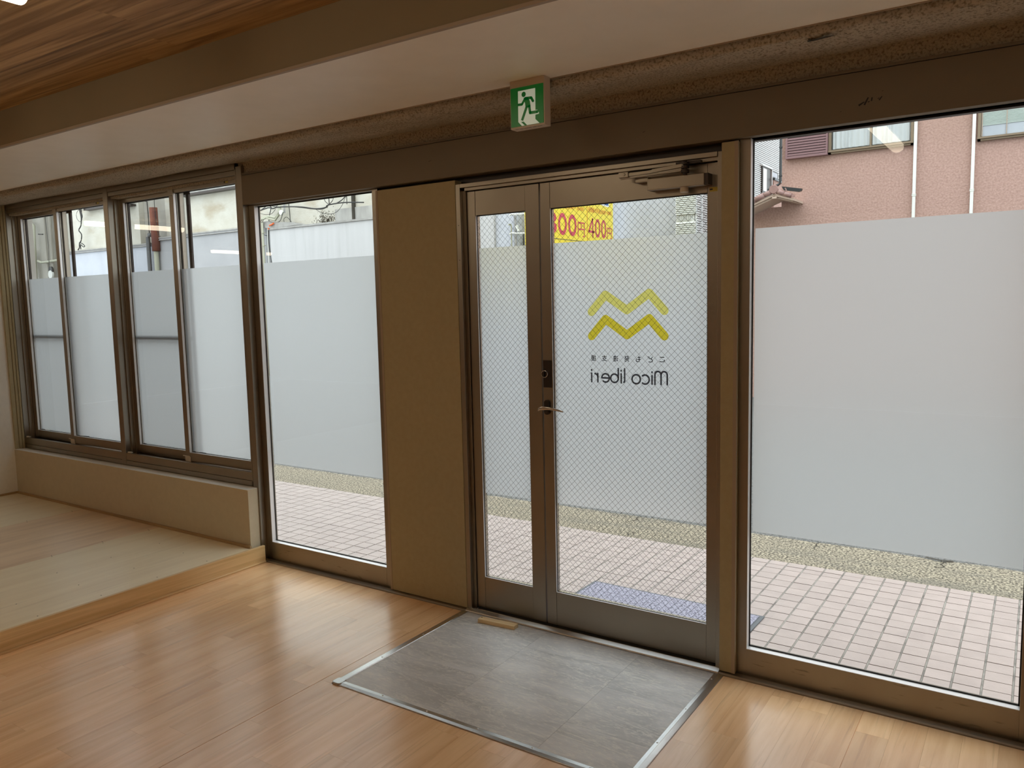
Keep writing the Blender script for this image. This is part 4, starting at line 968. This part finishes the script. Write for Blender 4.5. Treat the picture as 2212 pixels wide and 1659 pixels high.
cable([(-14.29, 3.30), (-14.42, 3.29), (-14.58, 3.22), (-14.50, 3.12), (-14.32, 3.08)], 0.006, cbd)
cable([(-14.315, 3.30), (-14.33, 2.9), (-14.27, 2.5), (-14.2, 2.0)], 0.011, cbd); cable([(-14.35, 3.28), (-14.36, 2.9), (-14.36, 2.4)], 0.012, cbd, 'conduit', 'pvc_white')
cable([(-14.22, 3.90), (-14.25, 3.74), (-14.10, 3.66), (-13.98, 3.74), (-13.98, 3.95)], 0.009, cbd); cable([(-14.18, 3.86), (-14.18, 3.74), (-14.08, 3.70), (-14.0, 3.78), (-14.06, 3.88)], 0.006, cbd)
cable([(-14.05, 3.34), (-13.92, 3.38), (-13.84, 3.50), (-13.80, 3.56)], 0.007, cbd)
cable([(-14.6, 3.60), (-14.4, 3.55), (-14.2, 3.55), (-14.05, 3.64)], 0.005, cbd)
MB().tube([(-14.22, Y0-0.27, 3.295), (-14.14, Y0-0.27, 3.31), (-14.08, Y0-0.27, 3.335)], 0.018, 8).build('orange_tape', M['orange_tape'], cbd)
MB().tube([(-14.26, Y0-0.27, 3.215), (-14.25, Y0-0.27, 3.245)], 0.016, 8).build('orange_tape', M['orange_tape'], cbd)

# ------------------------------------------------------------------ long cream and grey building (behind the sliding windows)
lg = empty('long_building', (-19, Y0, 0), 'long cream building with a pale lower wall and ledge, behind the sliding windows', 'building')
B(-17.66, -14.96, Y0-0.02, 19, -0.03, 6.5).build('upper_wall', M['cream_stucco'], lg)
B(-18.62, -17.66, Y0+0.10, 19, -0.03, 6.5).build('upper_wall', M['cream_stucco'], lg)
B(-19.60, -18.62, Y0+0.12, 19, -0.03, 6.5).build('upper_wall', M['beige_stucco'], lg, label='darker beige wall recess')
B(-23.20, -19.60, Y0-0.02, 19, -0.03, 6.5).build('upper_wall', M['cream_stucco'], lg)
B(-17.68, -14.96, Y0-0.14, Y0, -0.03, 3.255).build('lower_wall', M['grey_render'], lg)
B(-18.80, -17.68, Y0-0.12, Y0+0.1, -0.03, 3.235).build('lower_wall', M['grey_render'], lg)
B(-23.20, -18.80, Y0-0.14, Y0, -0.03, 3.125).build('lower_wall', M['pale_render'], lg, label='bluish white lower wall')
for (a, b_, z0, z1) in ((-17.70, -14.96, 3.257, 3.275), (-17.70, -14.96, 3.305, 3.335), (-18.82, -17.70, 3.237, 3.255), (-18.82, -17.70, 3.285, 3.315), (-23.20, -18.82, 3.127, 3.145), (-23.20, -18.82, 3.175, 3.205)):
    B(a, b_, Y0-0.18, Y0, z0, z1).build('ledge', M['ledge'], lg)
for (a, b_, z0, z1) in ((-17.70, -14.96, 3.275, 3.305), (-18.82, -17.70, 3.255, 3.285), (-23.20, -18.82, 3.145, 3.175)):
    B(a, b_, Y0-0.16, Y0, z0, z1).build('ledge', M['grey_render'], lg)
def fwin(a, b_, z0, z1, mull):
    wn = MB().box(a, b_, Y0-0.14, Y0, z0-0.05, z0).box(a, a+0.05, Y0-0.10, Y0, z0, z1).box(b_-0.05, b_, Y0-0.10, Y0, z0, z1).box(mull, mull+0.05, Y0-0.10, Y0, z0, z1).build('window', M['ledge'], lg)
    B(a+0.05, b_-0.05, Y0-0.06, Y0-0.05, z0, z1).build('pane', M['dark_metal'], wn)
    B(a-0.08, b_+0.08, Y0-0.18, Y0, z0-0.10, z0-0.05).build('window_sill', M['dark_metal'], wn)
fwin(-17.50, -15.2, 4.33, 5.2, -16.38); fwin(-20.9, -19.78, 4.30, 5.2, -20.2); fwin(-21.90, -21.0, 4.36, 5.2, -21.3)
MB().tube([(-18.665, Y0-0.20, -0.02), (-18.665, Y0-0.20, 2.97)], 0.058, 12).build('pipe', M['pvc_ivory'], lg, label='pale pipe stub under the rusty pipe')
MB().tube([(-18.655, Y0-0.20, 2.98), (-18.655, Y0-0.20, 3.30), (-18.665, Y0-0.20, 3.52), (-18.66, Y0-0.20, 3.60), (-18.665, Y0-0.20, 4.06)], 0.098, 14).build('rusty_pipe', M['rust'], lg, smooth=True)
MB().tube([(-18.74, Y0-0.24, 3.385), (-18.86, Y0-0.24, 3.395), (-18.92, Y0-0.24, 3.34), (-18.92, Y0-0.24, -0.02)], 0.052, 12).build('pipe', M['pvc_grey'], lg, smooth=True, label='dark grey downpipe')
cable([(-19.16, 4.27), (-18.95, 4.24), (-18.88, 4.18), (-18.87, 3.42)], 0.014, lg); cable([(-18.53, 4.4), (-18.57, 4.2), (-18.56, 3.9), (-18.50, 3.4), (-18.40, 3.33)], 0.008, lg)
# dangling cable bundle in the first window
cable([(-22.14, 4.6), (-22.12, 4.35), (-22.05, 4.1), (-22.06, 3.97), (-22.10, 3.85), (-22.22, 3.74), (-22.10, 3.62), (-22.14, 3.46), (-22.24, 3.38), (-22.26, 3.27), (-22.34, 3.21)], 0.016, lg)
cable([(-22.02, 4.6), (-22.06, 4.3), (-22.00, 4.12), (-22.05, 4.0)], 0.020, lg); cable([(-21.96, 4.6), (-21.98, 4.30), (-22.05, 4.15)], 0.012, lg)
cable([(-22.08, 4.32), (-22.26, 4.22), (-22.28, 4.08), (-22.15, 3.97), (-22.06, 3.98)], 0.006, lg)
cable([(-22.25, 3.40), (-22.12, 3.38), (-21.98, 3.30), (-22.05, 3.28), (-22.20, 3.36)], 0.012, lg); cable([(-22.2, 3.34), (-22.19, 3.22)], 0.016, lg)

# ------------------------------------------------------------------ far beige building with gutter pole and pipes
fb = empty('beige_building', (-25, Y0, 0), 'beige-grey building with ivory wall pipes at the far left', 'building')
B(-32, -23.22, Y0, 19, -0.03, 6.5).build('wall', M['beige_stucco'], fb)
MB().box(-25.86, -25.55, Y0-0.30, Y0-0.18, -0.02, 5.2).build('meter_pole', M['pvc_white'], fb)
for k in range(16):
    B(-25.76, -25.66, Y0-0.305, Y0-0.295, 2.62+0.135*k, 2.65+0.135*k).build('pole_slot', M['black'], fb)
for pts_, r in (([(-25.5, 4.12), (-24.9, 4.10), (-24.82, 4.05), (-24.95, 2.5)], 0.035), ([(-25.3, 3.30), (-25.10, 3.30), (-25.03, 3.22), (-25.05, 2.5)], 0.045), ([(-25.5, 3.03), (-25.03, 3.005)], 0.03), ([(-24.75, 3.02), (-24.55, 2.965), (-24.0, 2.975), (-23.3, 3.0)], 0.035)):
    P_ = [(x, Y0-0.15, z) for x, z in pts_]
    MB().tube(P_, r, 10).build('pipe', M['pvc_ivory'], fb, smooth=True)
MB().tube([(-24.35, Y0-0.08, 2.0), (-24.35, Y0-0.08, 5.0)], 0.03, 8).build('pipe', M['beige_stucco'], fb)
MB().tube([(-24.05, Y0-0.08, 2.0), (-24.00, Y0-0.08, 5.0)], 0.045, 8).build('pipe', M['beige_stucco'], fb)
cable([(-25.0, 4.6), (-25.25, 4.15), (-25.45, 3.85), (-25.47, 3.6)], 0.018, fb)
cable([(-24.45, 3.78), (-24.2, 3.76)], 0.018, fb); cable([(-24.0, 4.5), (-23.95, 3.4), (-24.0, 2.7)], 0.008, fb)
mc = MB(); mc.cyl((-24.05, Y0-0.12, 2.72), (0, -1, 0), 0.11, 0.05, 18); mc.build('meter', M['pvc_black'], fb)
MB().cyl((-24.05, Y0-0.13, 2.60), (0, -1, 0), 0.12, 0.05, 18).build('meter', M['pvc_white'], fb)
